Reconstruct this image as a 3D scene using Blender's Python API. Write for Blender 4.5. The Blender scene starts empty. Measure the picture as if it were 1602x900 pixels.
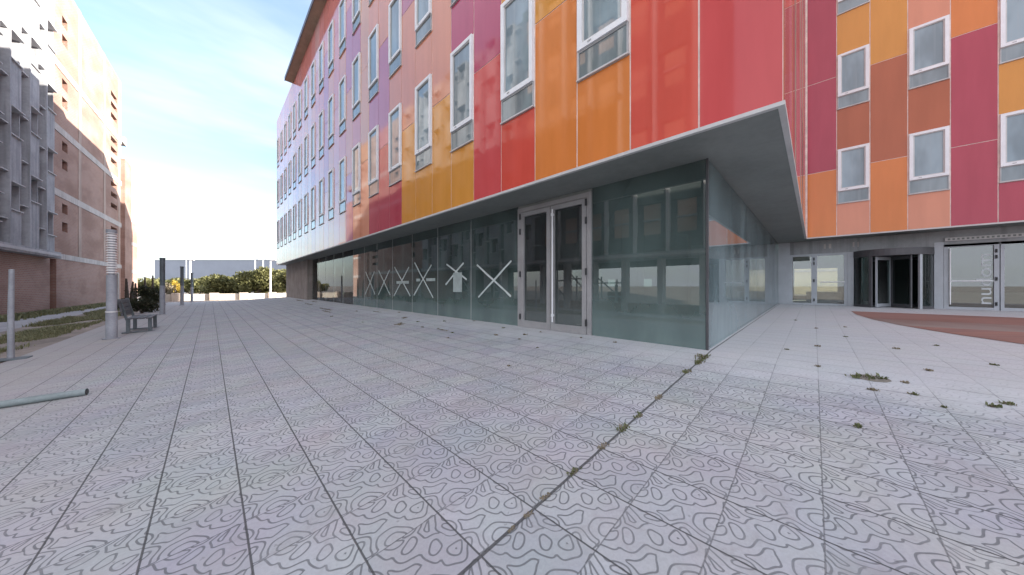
import bpy, math, random
from mathutils import Vector, noise as mnoise

H = 1.03            # one unit of the survey below = 1.03 m (camera stands one unit above the upper pavement)
R = random.Random(7)
sc = bpy.context.scene
COL = sc.collection
rad = math.radians
SQ = math.sqrt(2)

# ------------------------------------------------------------------ materials
def newmat(name):
    m = bpy.data.materials.new(name); m.use_nodes = True
    nt = m.node_tree
    return m, nt, nt.nodes, nt.links, nt.nodes['Principled BSDF']

def N(nt, typ, **kw):
    n = nt.nodes.new(typ)
    for k, v in kw.items():
        if k == 'inp':
            for i, x in v.items(): n.inputs[i].default_value = x
        else: setattr(n, k, v)
    return n

def M(nt, op, a, b=None, c=None, clamp=False):
    n = nt.nodes.new('ShaderNodeMath'); n.operation = op; n.use_clamp = clamp
    for i, v in enumerate((a, b, c)):
        if v is None: continue
        if isinstance(v, (int, float)): n.inputs[i].default_value = v
        else: nt.links.new(v, n.inputs[i])
    return n.outputs[0]

def mixc(nt, fac, a, b, blend='MIX'):
    n = nt.nodes.new('ShaderNodeMix'); n.data_type = 'RGBA'; n.blend_type = blend
    for i, v in ((0, fac), (6, a), (7, b)):
        if isinstance(v, (int, float)): n.inputs[i].default_value = v
        elif isinstance(v, (tuple, list)): n.inputs[i].default_value = (*v[:3], 1)
        else: nt.links.new(v, n.inputs[i])
    return n.outputs[2]

def smooth(nt, v, a, b, lo=0., hi=1.):
    n = nt.nodes.new('ShaderNodeMapRange'); n.interpolation_type = 'SMOOTHSTEP'
    nt.links.new(v, n.inputs[0])
    n.inputs[1].default_value = a; n.inputs[2].default_value = b
    n.inputs[3].default_value = lo; n.inputs[4].default_value = hi
    return n.outputs[0]

def pos(nt): return N(nt, 'ShaderNodeNewGeometry').outputs['Position']

def noisef(nt, vec, scale, detail=3, rough=.55, dim='3D'):
    n = N(nt, 'ShaderNodeTexNoise', noise_dimensions=dim)
    n.inputs['Scale'].default_value = scale; n.inputs['Detail'].default_value = detail
    n.inputs['Roughness'].default_value = rough
    nt.links.new(vec, n.inputs['Vector'])
    return n.outputs['Fac']

def scaled(nt, vec, s):
    n = N(nt, 'ShaderNodeVectorMath', operation='MULTIPLY'); nt.links.new(vec, n.inputs[0]); n.inputs[1].default_value = s
    return n.outputs[0]

def plain(name, col, rough=.6, var=.18, scale=3., spec=.5, metal=0., bump=0., bscale=40., streak=False, alt=None):
    """a paint / concrete / metal with uneven tone, fine grain and optional run-down streaks"""
    m, nt, nd, lk, b = newmat(name)
    p = pos(nt)
    n1 = noisef(nt, p, scale, 5, .6)
    n2 = noisef(nt, p, scale * 11, 2)
    f = smooth(nt, M(nt, 'ADD', M(nt, 'MULTIPLY', n1, .75), M(nt, 'MULTIPLY', n2, .25)), .3, .7)
    lo = tuple(c * (1 - var) for c in col); hi = tuple(min(1, c * (1 + var)) for c in col)
    if alt: lo = alt
    c = mixc(nt, f, lo, hi)
    if streak:
        s = noisef(nt, scaled(nt, p, (2.2, 2.2, .12)), 2.2, 3)
        c = mixc(nt, smooth(nt, s, .46, .72, 0, .6), c, tuple(x * .55 for x in col))
    lk.new(c, b.inputs['Base Color'])
    lk.new(M(nt, 'ADD', rough - .06, M(nt, 'MULTIPLY', n1, .12)), b.inputs['Roughness'])
    b.inputs['Metallic'].default_value = metal
    b.inputs['Specular IOR Level'].default_value = spec
    if bump:
        bn = N(nt, 'ShaderNodeBump'); bn.inputs['Strength'].default_value = bump; bn.inputs['Distance'].default_value = .01
        lk.new(noisef(nt, p, bscale, 3), bn.inputs['Height']); lk.new(bn.outputs[0], b.inputs['Normal'])
    return m

def panel(name, col):
    """enamelled facade sheet: glossy, very slightly wavy, a little dusty"""
    m, nt, nd, lk, b = newmat(name)
    p = pos(nt)
    s = noisef(nt, scaled(nt, p, (1.5, 1.5, .2)), 2.0, 4)
    g = noisef(nt, p, .35, 2)
    lo = tuple(c * .95 for c in col); hi = tuple(min(1, c * 1.04 + .004) for c in col)
    c = mixc(nt, smooth(nt, M(nt, 'ADD', M(nt, 'MULTIPLY', s, .6), M(nt, 'MULTIPLY', g, .4)), .35, .65), lo, hi)
    lk.new(c, b.inputs['Base Color'])
    lk.new(smooth(nt, s, .3, .75, .035, .085), b.inputs['Roughness'])
    b.inputs['IOR'].default_value = 1.38
    bn = N(nt, 'ShaderNodeBump'); bn.inputs['Strength'].default_value = .015; bn.inputs['Distance'].default_value = .02
    lk.new(noisef(nt, p, .9, 1), bn.inputs['Height']); lk.new(bn.outputs[0], b.inputs['Normal'])
    return m

def glass(name, tint, dust, dustcol=(.42, .46, .45), low=0., ior=1.5):
    """pane: mirror by Fresnel, tinted see-through, and a film of dust that thickens towards the foot"""
    m, nt, nd, lk, b = newmat(name)
    nd.remove(b); out = nd['Material Output']
    p = pos(nt)
    tr = N(nt, 'ShaderNodeBsdfTransparent'); tr.inputs[0].default_value = (*tint, 1)
    df = N(nt, 'ShaderNodeBsdfDiffuse'); df.inputs[0].default_value = (*dustcol, 1)
    gl = N(nt, 'ShaderNodeBsdfGlossy'); gl.inputs['Roughness'].default_value = .012
    fr = N(nt, 'ShaderNodeFresnel'); fr.inputs[0].default_value = ior
    n = noisef(nt, scaled(nt, p, (1, 1, .35)), 1.3, 5)
    sep = N(nt, 'ShaderNodeSeparateXYZ'); lk.new(p, sep.inputs[0])
    f = smooth(nt, n, .3, .72, dust * .55, dust * 1.35)
    if low:
        f = M(nt, 'ADD', f, smooth(nt, M(nt, 'ADD', sep.outputs[2], M(nt, 'MULTIPLY', n, .9)), .3, 1.9, low, 0), clamp=True)
    m1 = N(nt, 'ShaderNodeMixShader'); lk.new(f, m1.inputs[0]); lk.new(tr.outputs[0], m1.inputs[1]); lk.new(df.outputs[0], m1.inputs[2])
    m2 = N(nt, 'ShaderNodeMixShader'); lk.new(fr.outputs[0], m2.inputs[0]); lk.new(m1.outputs[0], m2.inputs[1]); lk.new(gl.outputs[0], m2.inputs[2])
    lk.new(m2.outputs[0], out.inputs['Surface'])
    return m

def brick(name, c1, c2, mortar, scale=1., axis='yz'):
    m, nt, nd, lk, b = newmat(name)
    p = pos(nt)
    sep = N(nt, 'ShaderNodeSeparateXYZ'); lk.new(p, sep.inputs[0])
    cmb = N(nt, 'ShaderNodeCombineXYZ')
    lk.new(M(nt, 'ADD', sep.outputs[1], sep.outputs[0]), cmb.inputs[0]); lk.new(sep.outputs[2], cmb.inputs[1])
    br = N(nt, 'ShaderNodeTexBrick')
    lk.new(cmb.outputs[0], br.inputs['Vector'])
    br.inputs['Color1'].default_value = (*c1, 1); br.inputs['Color2'].default_value = (*c2, 1); br.inputs['Mortar'].default_value = (*mortar, 1)
    br.inputs['Scale'].default_value = scale; br.inputs['Brick Width'].default_value = .3; br.inputs['Row Height'].default_value = .1
    br.inputs['Mortar Size'].default_value = .012
    n = noisef(nt, scaled(nt, p, (.4, .4, .9)), .8, 5)
    c = mixc(nt, smooth(nt, n, .38, .66, 0, .7), br.outputs['Color'], tuple(x * .6 for x in c1))
    lk.new(c, b.inputs['Base Color']); b.inputs['Roughness'].default_value = .9
    bn = N(nt, 'ShaderNodeBump'); bn.inputs['Strength'].default_value = .4; bn.inputs['Distance'].default_value = .01
    lk.new(br.outputs['Fac'], bn.inputs['Height']); bn.invert = True; lk.new(bn.outputs[0], b.inputs['Normal'])
    return m

def leafmat(name, dark, light, scale=3.):
    m, nt, nd, lk, b = newmat(name)
    p = pos(nt)
    n = noisef(nt, p, scale, 3, .7)
    n2 = N(nt, 'ShaderNodeTexWhiteNoise'); lk.new(N(nt, 'ShaderNodeNewGeometry').outputs['Random Per Island'], n2.inputs['Vector'])
    f = M(nt, 'ADD', M(nt, 'MULTIPLY', smooth(nt, n, .3, .7), .5), M(nt, 'MULTIPLY', N(nt, 'ShaderNodeNewGeometry').outputs['Random Per Island'], .5))
    lk.new(mixc(nt, f, dark, light), b.inputs['Base Color']); b.inputs['Roughness'].default_value = .6
    b.inputs['Specular IOR Level'].default_value = .3
    tl = N(nt, 'ShaderNodeBsdfTranslucent'); lk.new(mixc(nt, f, dark, light), tl.inputs[0])
    mx = N(nt, 'ShaderNodeMixShader'); mx.inputs[0].default_value = .3
    lk.new(b.outputs[0], mx.inputs[1]); lk.new(tl.outputs[0], mx.inputs[2]); lk.new(mx.outputs[0], nd['Material Output'].inputs['Surface'])
    return m

TILE = .40; TX = .147; TY = 1.164
def paving():
    """40 cm cement tiles with an engraved map-contour pattern, the same on every tile"""
    m, nt, nd, lk, b = newmat('engraved_tiles')
    p = pos(nt)
    sep = N(nt, 'ShaderNodeSeparateXYZ'); lk.new(p, sep.inputs[0])
    wob = noisef(nt, p, .7, 1)
    x = M(nt, 'DIVIDE', M(nt, 'SUBTRACT', sep.outputs[0], TX), TILE)
    y = M(nt, 'DIVIDE', M(nt, 'SUBTRACT', sep.outputs[1], TY), TILE)
    fx = M(nt, 'FRACT', x); fy = M(nt, 'FRACT', y)
    ix = M(nt, 'FLOOR', x); iy = M(nt, 'FLOOR', y)
    K = 2.55; LV = 1.95; EPS = .012
    def field(dx, dy):
        c = N(nt, 'ShaderNodeCombineXYZ')
        lk.new(M(nt, 'ADD', fx, dx + 3.3), c.inputs[0]); lk.new(M(nt, 'ADD', fy, dy + 1.4), c.inputs[1])
        c.inputs[2].default_value = .37
        v = N(nt, 'ShaderNodeTexVoronoi', voronoi_dimensions='2D', feature='SMOOTH_F1')
        v.inputs['Scale'].default_value = K; v.inputs['Smoothness'].default_value = .22; v.inputs['Randomness'].default_value = .95
        w1 = N(nt, 'ShaderNodeTexNoise', noise_dimensions='2D'); w1.inputs['Scale'].default_value = 3.0; w1.inputs['Detail'].default_value = 0
        lk.new(c.outputs[0], w1.inputs['Vector'])
        off = N(nt, 'ShaderNodeVectorMath', operation='SCALE'); off.inputs['Scale'].default_value = .22; lk.new(w1.outputs['Color'], off.inputs[0])
        sm = N(nt, 'ShaderNodeVectorMath', operation='ADD'); lk.new(c.outputs[0], sm.inputs[0]); lk.new(off.outputs[0], sm.inputs[1])
        lk.new(sm.outputs[0], v.inputs['Vector'])
        return M(nt, 'ADD', v.outputs['Distance'], M(nt, 'MULTIPLY', w1.outputs['Fac'], .30))
    f0 = field(0, 0); f1 = field(EPS, 0); f2 = field(0, EPS)
    gx = M(nt, 'DIVIDE', M(nt, 'SUBTRACT', f1, f0), EPS); gy = M(nt, 'DIVIDE', M(nt, 'SUBTRACT', f2, f0), EPS)
    g = M(nt, 'MULTIPLY', M(nt, 'SQRT', M(nt, 'ADD', M(nt, 'MULTIPLY', gx, gx), M(nt, 'ADD', M(nt, 'MULTIPLY', gy, gy), .02))), LV * 2)
    d = M(nt, 'DIVIDE', M(nt, 'ABSOLUTE', M(nt, 'SUBTRACT', M(nt, 'FRACT', M(nt, 'MULTIPLY', f0, LV * 2)), .5)), g)
    line = smooth(nt, d, .0075, .0165, 1, 0)
    # joints: strong along the facade, finer across, one wide open joint in line with the glass corner
    ex = M(nt, 'SUBTRACT', .5, M(nt, 'ABSOLUTE', M(nt, 'SUBTRACT', fx, .5)))
    ey = M(nt, 'SUBTRACT', .5, M(nt, 'ABSOLUTE', M(nt, 'SUBTRACT', fy, .5)))
    jx = smooth(nt, ex, .008, .017, 1, 0); jy = smooth(nt, ey, .005, .013, .6, 0)
    wide = smooth(nt, M(nt, 'ABSOLUTE', M(nt, 'SUBTRACT', y, M(nt, 'MULTIPLY', M(nt, 'SUBTRACT', wob, .5), .04))), .018, .032, 1, 0)
    joint = M(nt, 'MAXIMUM', M(nt, 'MAXIMUM', jx, jy), wide)
    # base colour with per-tile tone
    cid = N(nt, 'ShaderNodeCombineXYZ'); lk.new(ix, cid.inputs[0]); lk.new(iy, cid.inputs[1])
    wn = N(nt, 'ShaderNodeTexWhiteNoise', noise_dimensions='2D'); lk.new(cid.outputs[0], wn.inputs['Vector'])
    base = mixc(nt, wn.outputs['Value'], PAVE_A, PAVE_B)
    big = noisef(nt, p, .55, 5, .6)
    base = mixc(nt, smooth(nt, big, .35, .7, 0, .55), base, PAVE_C)
    grain = noisef(nt, p, 55, 4, .7)
    base = mixc(nt, smooth(nt, grain, .3, .7, 0, .22), base, (.2, .2, .205))
    blot = noisef(nt, p, 3.2, 6, .7)
    base = mixc(nt, smooth(nt, blot, .52, .72, 0, .5), base, (.27, .255, .25))
    spots = smooth(nt, noisef(nt, p, 21, 2, .5), .70, .76, 0, .5)
    base = mixc(nt, spots, base, (.20, .195, .19))
    tintn = N(nt, 'ShaderNodeTexNoise'); tintn.inputs['Scale'].default_value = 1.7; tintn.inputs['Detail'].default_value = 3; lk.new(p, tintn.inputs['Vector'])
    base = mixc(nt, .10, base, tintn.outputs['Color'], 'OVERLAY')
    # pale dust swept up under the overhang, sand on the street side
    dn = noisef(nt, p, 1.1, 4)
    dust = smooth(nt, M(nt, 'ADD', sep.outputs[0], M(nt, 'MULTIPLY', M(nt, 'SUBTRACT', dn, .5), 2.2)), 3.9, 5.6)
    sand = smooth(nt, M(nt, 'ADD', sep.outputs[0], M(nt, 'MULTIPLY', M(nt, 'SUBTRACT', dn, .5), 1.6)), -.5, -2.4)
    base = mixc(nt, M(nt, 'MULTIPLY', dust, .6), base, (.52, .53, .54))
    base = mixc(nt, M(nt, 'MULTIPLY', sand, .6), base, (.40, .365, .35))
    worn = M(nt, 'SUBTRACT', 1, M(nt, 'MULTIPLY', M(nt, 'MAXIMUM', dust, sand), .75))
    worn = M(nt, 'MULTIPLY', worn, smooth(nt, blot, .72, .45, .55, 1))
    line = M(nt, 'MULTIPLY', line, worn)
    joint = M(nt, 'MULTIPLY', joint, smooth(nt, M(nt, 'MULTIPLY', M(nt, 'MAXIMUM', dust, sand), dn), .3, .62, 1, .35))
    joint = M(nt, 'MAXIMUM', joint, wide)
    c = mixc(nt, M(nt, 'MULTIPLY', line, .72), base, (.09, .095, .10))
    c = mixc(nt, M(nt, 'MULTIPLY', joint, .85), c, (.055, .055, .055))
    lk.new(c, b.inputs['Base Color']); b.inputs['Roughness'].default_value = .82; b.inputs['Specular IOR Level'].default_value = .25
    hgt = M(nt, 'SUBTRACT', M(nt, 'MULTIPLY', grain, .12), M(nt, 'MAXIMUM', M(nt, 'MULTIPLY', line, .7), joint))
    bn = N(nt, 'ShaderNodeBump'); bn.inputs['Strength'].default_value = .5; bn.inputs['Distance'].default_value = .004
    lk.new(hgt, bn.inputs['Height']); lk.new(bn.outputs[0], b.inputs['Normal'])
    return m

PAVE_A = (.435, .44, .455); PAVE_B = (.36, .365, .385); PAVE_C = (.44, .435, .435)

PAL = dict(
    red=(.55, .08, .08), scarlet=(.57, .08, .055), crimson=(.40, .055, .085), magenta=(.42, .065, .13),
    orange=(.62, .20, .05), amber=(.60, .265, .05), salmon=(.62, .26, .16), peach=(.62, .31, .18), orchid=(.46, .16, .24), brown=(.40, .115, .05),
    rose=(.60, .22, .20), mauve=(.62, .27, .27), lilac=(.62, .36, .36))
MATS = {k: panel('panel_' + k, v) for k, v in PAL.items()}
PALK = list(PAL)
mt = MATS
mt['joint'] = plain('pale_joint_strip', (.72, .60, .55), .6)
mt['trim'] = plain('pale_aluminium_trim', (.52, .51, .50), .5, .08)
mt['soffit'] = plain('dark_grey_soffit', (.185, .2, .19), .55, .16, .8, streak=False)
mt['eave'] = plain('brown_eave_boards', (.36, .29, .21), .8, .15, 1.5)
mt['eavedge'] = plain('dark_eave_edge', (.07, .075, .1), .6)
mt['frame'] = plain('white_window_frame', (.74, .76, .78), .4, .06, 2)
mt['dframe'] = plain('grey_door_frame', (.30, .295, .295), .42, .12, 2, bump=.05)
mt['gframe'] = plain('silver_door_frame', (.37, .395, .42), .4, .1, 2)
mt['header'] = plain('grey_header_sheet', (.25, .26, .265), .45, .15, 1.5, streak=True)
mt['black'] = plain('black_hardware', (.02, .02, .022), .4)
mt['rod'] = plain('pale_steel_rod', (.75, .76, .77), .3, .05)
mt['gasket'] = plain('dark_gasket', (.07, .07, .075), .6)
mt['wgasket'] = plain('grey_window_gasket', (.38, .385, .39), .6)
mt['concrete'] = plain('raw_concrete', (.36, .35, .34), .9, .2, 1.3, .2, bump=.3, streak=True)
mt['endwall'] = plain('end_wall_concrete', (.34, .30, .27), .9, .2, 1.1, .2, bump=.3, streak=True)
mt['finc'] = plain('grey_screen_concrete', (.36, .365, .385), .9, .2, .9, .2, bump=.3, streak=True)
mt['ledge'] = plain('pale_ledge_concrete', (.5, .5, .51), .9, .12, 1.5, .2)
mt['band'] = plain('pale_concrete_band', (.47, .43, .41), .9, .15, 1.2, .2, streak=True)
mt['bandv'] = plain('brick_coloured_concrete', (.38, .29, .25), .9, .15, 1.2, .2, streak=True)
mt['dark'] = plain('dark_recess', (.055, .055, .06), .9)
mt['brick'] = brick('orange_brown_brick', (.36, .20, .15), (.30, .16, .125), (.36, .31, .28))
mt['brickpale'] = brick('pale_orange_brick', (.52, .33, .24), (.46, .28, .2), (.45, .4, .36))
mt['slot'] = plain('painted_shade_infill', (.11, .11, .12), .95, .4, 2.2, .1)  # dark colour stands in for the shade inside slots and openings
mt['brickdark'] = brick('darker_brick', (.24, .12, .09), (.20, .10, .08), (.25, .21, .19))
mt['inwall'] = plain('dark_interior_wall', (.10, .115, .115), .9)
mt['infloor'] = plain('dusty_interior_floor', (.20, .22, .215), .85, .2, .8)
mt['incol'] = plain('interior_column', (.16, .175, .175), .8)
mt['tape'] = plain('pale_tape', (.55, .60, .59), .6, .15, 6)
mt['paper'] = plain('paper_notice', (.36, .42, .41), .7, .2, 5)
mt['glass'] = glass('dusty_green_glass', (.36, .45, .43), .29, (.21, .30, .285), .34, 2.05)
mt['sideglass'] = glass('dusty_side_glass', (.42, .52, .52), .46, (.30, .40, .42), .26, 1.6)
mt['clear'] = glass('clear_glass', (.84, .92, .90), .04, low=.10, ior=1.3)
mt['entglass'] = glass('entrance_glass', (.66, .74, .70), .06, low=.1, ior=2.2)
mt['doorglass'] = glass('door_glass', (.38, .45, .43), .10, (.28, .33, .32), .3, 1.8)
mt['darkglass'] = glass('dark_green_door_glass', (.16, .24, .22), .08, (.12, .17, .16), .1)
mt['winglass'] = None
def winglass(name, c):
    m, nt, nd, lk, b = newmat(name)
    p = pos(nt)
    n = noisef(nt, scaled(nt, p, (1.6, 1.6, .5)), .8, 3)
    s = noisef(nt, scaled(nt, p, (9, 9, .2)), 1.0, 2)
    c0 = mixc(nt, smooth(nt, n, .35, .65), tuple(x * .7 for x in c), tuple(x * 1.25 for x in c))
    lk.new(mixc(nt, smooth(nt, s, .52, .7, 0, .25), c0, (.3, .33, .34)), b.inputs['Base Color'])
    b.inputs['Roughness'].default_value = .03; b.inputs['IOR'].default_value = 1.65
    bn = N(nt, 'ShaderNodeBump'); bn.inputs['Strength'].default_value = .02; bn.inputs['Distance'].default_value = .02
    lk.new(noisef(nt, p, 1.6, 1), bn.inputs['Height']); lk.new(bn.outputs[0], b.inputs['Normal'])
    return m
mt['winglass'] = winglass('window_pane_with_drawn_blind', (.20, .265, .30))
mt['lowglass'] = winglass('dark_lower_pane', (.17, .21, .225))
mt['lampgrey'] = plain('grey_lamp_column', (.30, .31, .34), .55, .18, 3, bump=.1)
mt['lampdark'] = plain('dark_lamp_column', (.11, .13, .14), .5, .2, 3)
mt['louvre'] = plain('white_louvre_ring', (.72, .70, .70), .5, .1)
mt['bench'] = plain('weathered_bench_slats', (.10, .10, .11), .7, .25, 5, bump=.2)
mt['soil'] = plain('dry_soil', (.30, .26, .23), .95, .3, .8, .1, bump=.4)
mt['dirt'] = plain('joint_dirt', (.21, .19, .165), .95, .35, 14, .1, bump=.5, bscale=90)
mt['path'] = plain('grey_concrete_path', (.40, .39, .40), .9, .15, 1.0, .2, bump=.2)
mt['redpave'] = brick('red_brick_paving', (.27, .135, .105), (.23, .12, .10), (.24, .19, .17))
mt['grass'] = leafmat('dry_green_grass', (.15, .155, .075), (.31, .30, .17))
mt['weed'] = leafmat('weed_leaves', (.075, .095, .04), (.20, .205, .10))
mt['dryweed'] = leafmat('dry_weed_leaves', (.15, .125, .085), (.30, .25, .17))
mt['bush'] = leafmat('olive_bush_leaves', (.06, .065, .025), (.26, .25, .10), .8)
mt['bush2'] = leafmat('dark_bush_leaves', (.02, .026, .014), (.075, .075, .04), .8)
mt['yellow'] = leafmat('yellow_leaves', (.30, .20, .03), (.62, .46, .08), 2)
mt['bark'] = plain('dark_bark', (.08, .065, .055), .9, .3, 8, .2, bump=.4)
mt['ware'] = plain('blue_grey_cladding', (.26, .29, .34), .6, .06, .3)
mt['warelight'] = plain('pale_cladding_strip', (.7, .72, .74), .6, .06, .3)
mt['pole'] = plain('white_pole', (.78, .78, .78), .4, .05)
mt['wallw'] = plain('pale_low_wall', (.62, .57, .50), .9, .15, .8, .2)
mt['pierc'] = plain('pier_stone', (.45, .38, .33), .9, .15, .8, .2)
mt['beige'] = plain('beige_render', (.55, .48, .34), .9, .1, .6, .2)
mt['pipe'] = plain('grey_green_pipe', (.22, .26, .26), .55, .2, 4)
mt['greendoor'] = plain('dark_green_door', (.07, .11, .11), .5, .2, 2)
mt['letter'] = plain('pale_lettering', (.50, .54, .55), .5, .15)
mt['pave'] = paving()

# ------------------------------------------------------------------ mesh builder (survey units, world axes)
class MB:
    def __init__(s): s.v = []; s.f = []; s.m = []; s.sm = []; s.mats = []
    def mi(s, mat):
        if mat not in s.mats: s.mats.append(mat)
        return s.mats.index(mat)
    def add(s, vs, fs, mat, smooth=False):
        o = len(s.v); s.v += [tuple(v) for v in vs]; k = s.mi(mat)
        for f in fs: s.f.append(tuple(i + o for i in f)); s.m.append(k); s.sm.append(smooth)
    def box(s, x0, x1, y0, y1, z0, z1, mat):
        x0, x1 = sorted((x0, x1)); y0, y1 = sorted((y0, y1)); z0, z1 = sorted((z0, z1))
        s.add([(x0, y0, z0), (x1, y0, z0), (x1, y1, z0), (x0, y1, z0), (x0, y0, z1), (x1, y0, z1), (x1, y1, z1), (x0, y1, z1)],
              [(0, 3, 2, 1), (4, 5, 6, 7), (0, 1, 5, 4), (1, 2, 6, 5), (2, 3, 7, 6), (3, 0, 4, 7)], mat)
    def hexa(s, pts, mat):
        s.add(pts, [(0, 3, 2, 1), (4, 5, 6, 7), (0, 1, 5, 4), (1, 2, 6, 5), (2, 3, 7, 6), (3, 0, 4, 7)], mat)
    def tube(s, pts, rs, mat, n=12, cap=True):
        rings = []
        P = [Vector(p) for p in pts]
        for i, p in enumerate(P):
            d = (P[min(i + 1, len(P) - 1)] - P[max(i - 1, 0)]).normalized()
            a = Vector((0, 0, 1)) if abs(d.z) < .9 else Vector((1, 0, 0))
            u = d.cross(a).normalized(); w = d.cross(u).normalized()
            r = rs[i] if isinstance(rs, (list, tuple)) else rs
            rings.append([p + (u * math.cos(2 * math.pi * k / n) + w * math.sin(2 * math.pi * k / n)) * r for k in range(n)])
        vs = [q for rg in rings for q in rg]; fs = []
        for i in range(len(P) - 1):
            for k in range(n): fs.append((i * n + k, i * n + (k + 1) % n, (i + 1) * n + (k + 1) % n, (i + 1) * n + k))
        s.add(vs, fs, mat, True)
        if cap:
            s.add(rings[0], [tuple(range(n))], mat); s.add(rings[-1], [tuple(reversed(range(n)))], mat)
    def bar(s, a, b, w, t, mat, up=(0, 0, 1)):
        a = Vector(a); b = Vector(b); d = (b - a).normalized(); u = Vector(up)
        sd = d.cross(u).normalized() * w / 2; u2 = sd.cross(d).normalized() * t / 2
        s.hexa([a - sd - u2, a + sd - u2, b + sd - u2, b - sd - u2, a - sd + u2, a + sd + u2, b + sd + u2, b - sd + u2], mat)
    def build(s, name, parent=None, bevel=0., origin=None):
        me = bpy.data.meshes.new(name)
        if parent is not None: L = ROOT[parent.name] if parent.name in ROOT else (0, 0, 0)
        elif origin is not None: L = origin
        else:
            xs, ys, zs = zip(*s.v); L = ((min(xs) + max(xs)) / 2, (min(ys) + max(ys)) / 2, min(zs))
        me.from_pydata([((x - L[0]) * H, (y - L[1]) * H, (z - L[2]) * H) for x, y, z in s.v], [], s.f)
        for m in s.mats: me.materials.append(m)
        me.polygons.foreach_set('material_index', s.m); me.polygons.foreach_set('use_smooth', s.sm)
        me.update()
        o = bpy.data.objects.new(name, me); COL.objects.link(o)
        if parent is not None: o.parent = parent
        else: o.location = tuple(c * H for c in L)
        ROOT[o.name] = L
        if bevel:
            md = o.modifiers.new('bevel', 'BEVEL'); md.width = bevel * H; md.segments = 2; md.limit_method = 'ANGLE'
        return o
ROOT = {}

def thing(name, label, cat, loc, group=None):
    o = bpy.data.objects.new(name, None); COL.objects.link(o); o.location = tuple(c * H for c in loc)
    o.empty_display_size = .2; ROOT[o.name] = tuple(loc)
    tag(o, label, cat, group); return o
def tag(o, label, cat, group=None, kind=None):
    o['label'] = label; o['category'] = cat
    if group: o['group'] = group
    if kind: o['kind'] = kind
    return o
def struct(o, label=None, cat=None):
    o['kind'] = 'structure'
    if label: o['label'] = label; o['category'] = cat
    return o
def dup(o, d, parent):
    """copy of a part with its sub-parts, moved by d (survey units)"""
    c = o.copy(); COL.objects.link(c); c.parent = parent
    c.location = tuple(a + b * H for a, b in zip(o.location, d)); ROOT[c.name] = ROOT.get(o.name, (0, 0, 0))
    for ch in list(o.children):
        k = ch.copy(); COL.objects.link(k); k.parent = c
    return c
def duptree(root, loc, label, group=None):
    r = root.copy(); COL.objects.link(r); r.location = tuple(c * H for c in loc); r['label'] = label
    if group: r['group'] = group
    for ch in list(root.children):
        c = ch.copy(); COL.objects.link(c); c.parent = r
        for g in list(ch.children):
            d = g.copy(); COL.objects.link(d); d.parent = c
    return r

# ------------------------------------------------------------------ ground (upper pavement at the glass corner = 0)
def gz(x, y):
    if x < -4: z = -.609
    elif x < 5.5: z = -.353 + .064 * x
    elif x < 18.8: z = -.001 + .0137 * (x - 5.5)
    else: z = .181
    t = min(1, max(0, (y - 35) / 11)); t = t * t * (3 - 2 * t)
    return z * (1 - t) + -.62 * t

def grid(name, xs, ys, dz, mat, inside=None):
    mb = MB(); nx = len(xs)
    vs = [(x, y, gz(x, y) + dz) for y in ys for x in xs]
    fs = []
    for j in range(len(ys) - 1):
        for i in range(nx - 1):
            if inside and not inside((xs[i] + xs[i + 1]) / 2, (ys[j] + ys[j + 1]) / 2): continue
            fs.append((j * nx + i, j * nx + i + 1, (j + 1) * nx + i + 1, (j + 1) * nx + i))
    mb.add(vs, fs, mat)
    return mb.build(name, origin=(0, 0, 0))
def lin(a, b, n): return [a + (b - a) * i / n for i in range(n + 1)]

struct(grid('ground', [-3000, -600, -150, -60, -30, -12, -8, -4, 0, 5.5, 12, 18.8, 30, 60, 200, 800, 3000],
            [-3000, -600, -100, -30, 0, 20, 35] + lin(36, 47, 11) + [60, 90, 150, 400, 1000, 3000], -.03, mt['soil']),
       'bare dry soil reaching to the horizon', 'ground')
struct(grid('plaza', [-2.95, 0, 5.5, 12, 18.75], [-30, 0, 35] + lin(36, 46, 10), 0, mt['pave']),
       'square of grey tiles engraved with contour lines', 'paving')
struct(grid('path', [-7.1, -5.25], [-6, 0, 20, 35] + lin(36, 47, 11) + [60], -.012, mt['path']), 'grey concrete path along brick wall', 'path')

# red brick paving with a curved edge, in front of the entrance
mb = MB()
edge = [(15.6, -.9), (14.2, -.93), (12.7, -1.12), (11.58, -1.4), (10.7, -1.72), (10.1, -2.0), (9.3, -2.45), (8.6, -3.0), (8.0, -3.8), (7.6, -5)]
vs = []; fs = []
for i, (x, y) in enumerate(edge):
    vs.append((x, y, gz(x, y) + .006)); vs.append((15.6, min(y, -.9) - (0 if i else .01), gz(15.6, y) + .006))
for i in range(len(edge) - 1): fs.append((2 * i, 2 * i + 2, 2 * i + 3, 2 * i + 1))
o = len(vs); vs += [(7.6, -30, gz(7.6, 0) + .006), (15.6, -30, gz(15.6, 0) + .006)]
fs.append((o - 2, o, o + 1, o - 1))
mb.add(vs, fs, mt['redpave']); struct(mb.build('brick_paving', origin=(0, 0, 0)), 'reddish brick paving with a curved edge by the entrance', 'paving')

# ------------------------------------------------------------------ the panelled office building
XF, YE, YC = 4.46, 36.0, .235       # facade plane, far end, corner
XW = 17.8                           # facade plane of the set-back wing
ZB, ZT = 3.0, 16.6                  # underside and top of the clad storeys
B = thing('office_building', 'long office building clad in red, orange and yellow panels above a glazed ground floor', 'building', (10, 18, 0))

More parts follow.
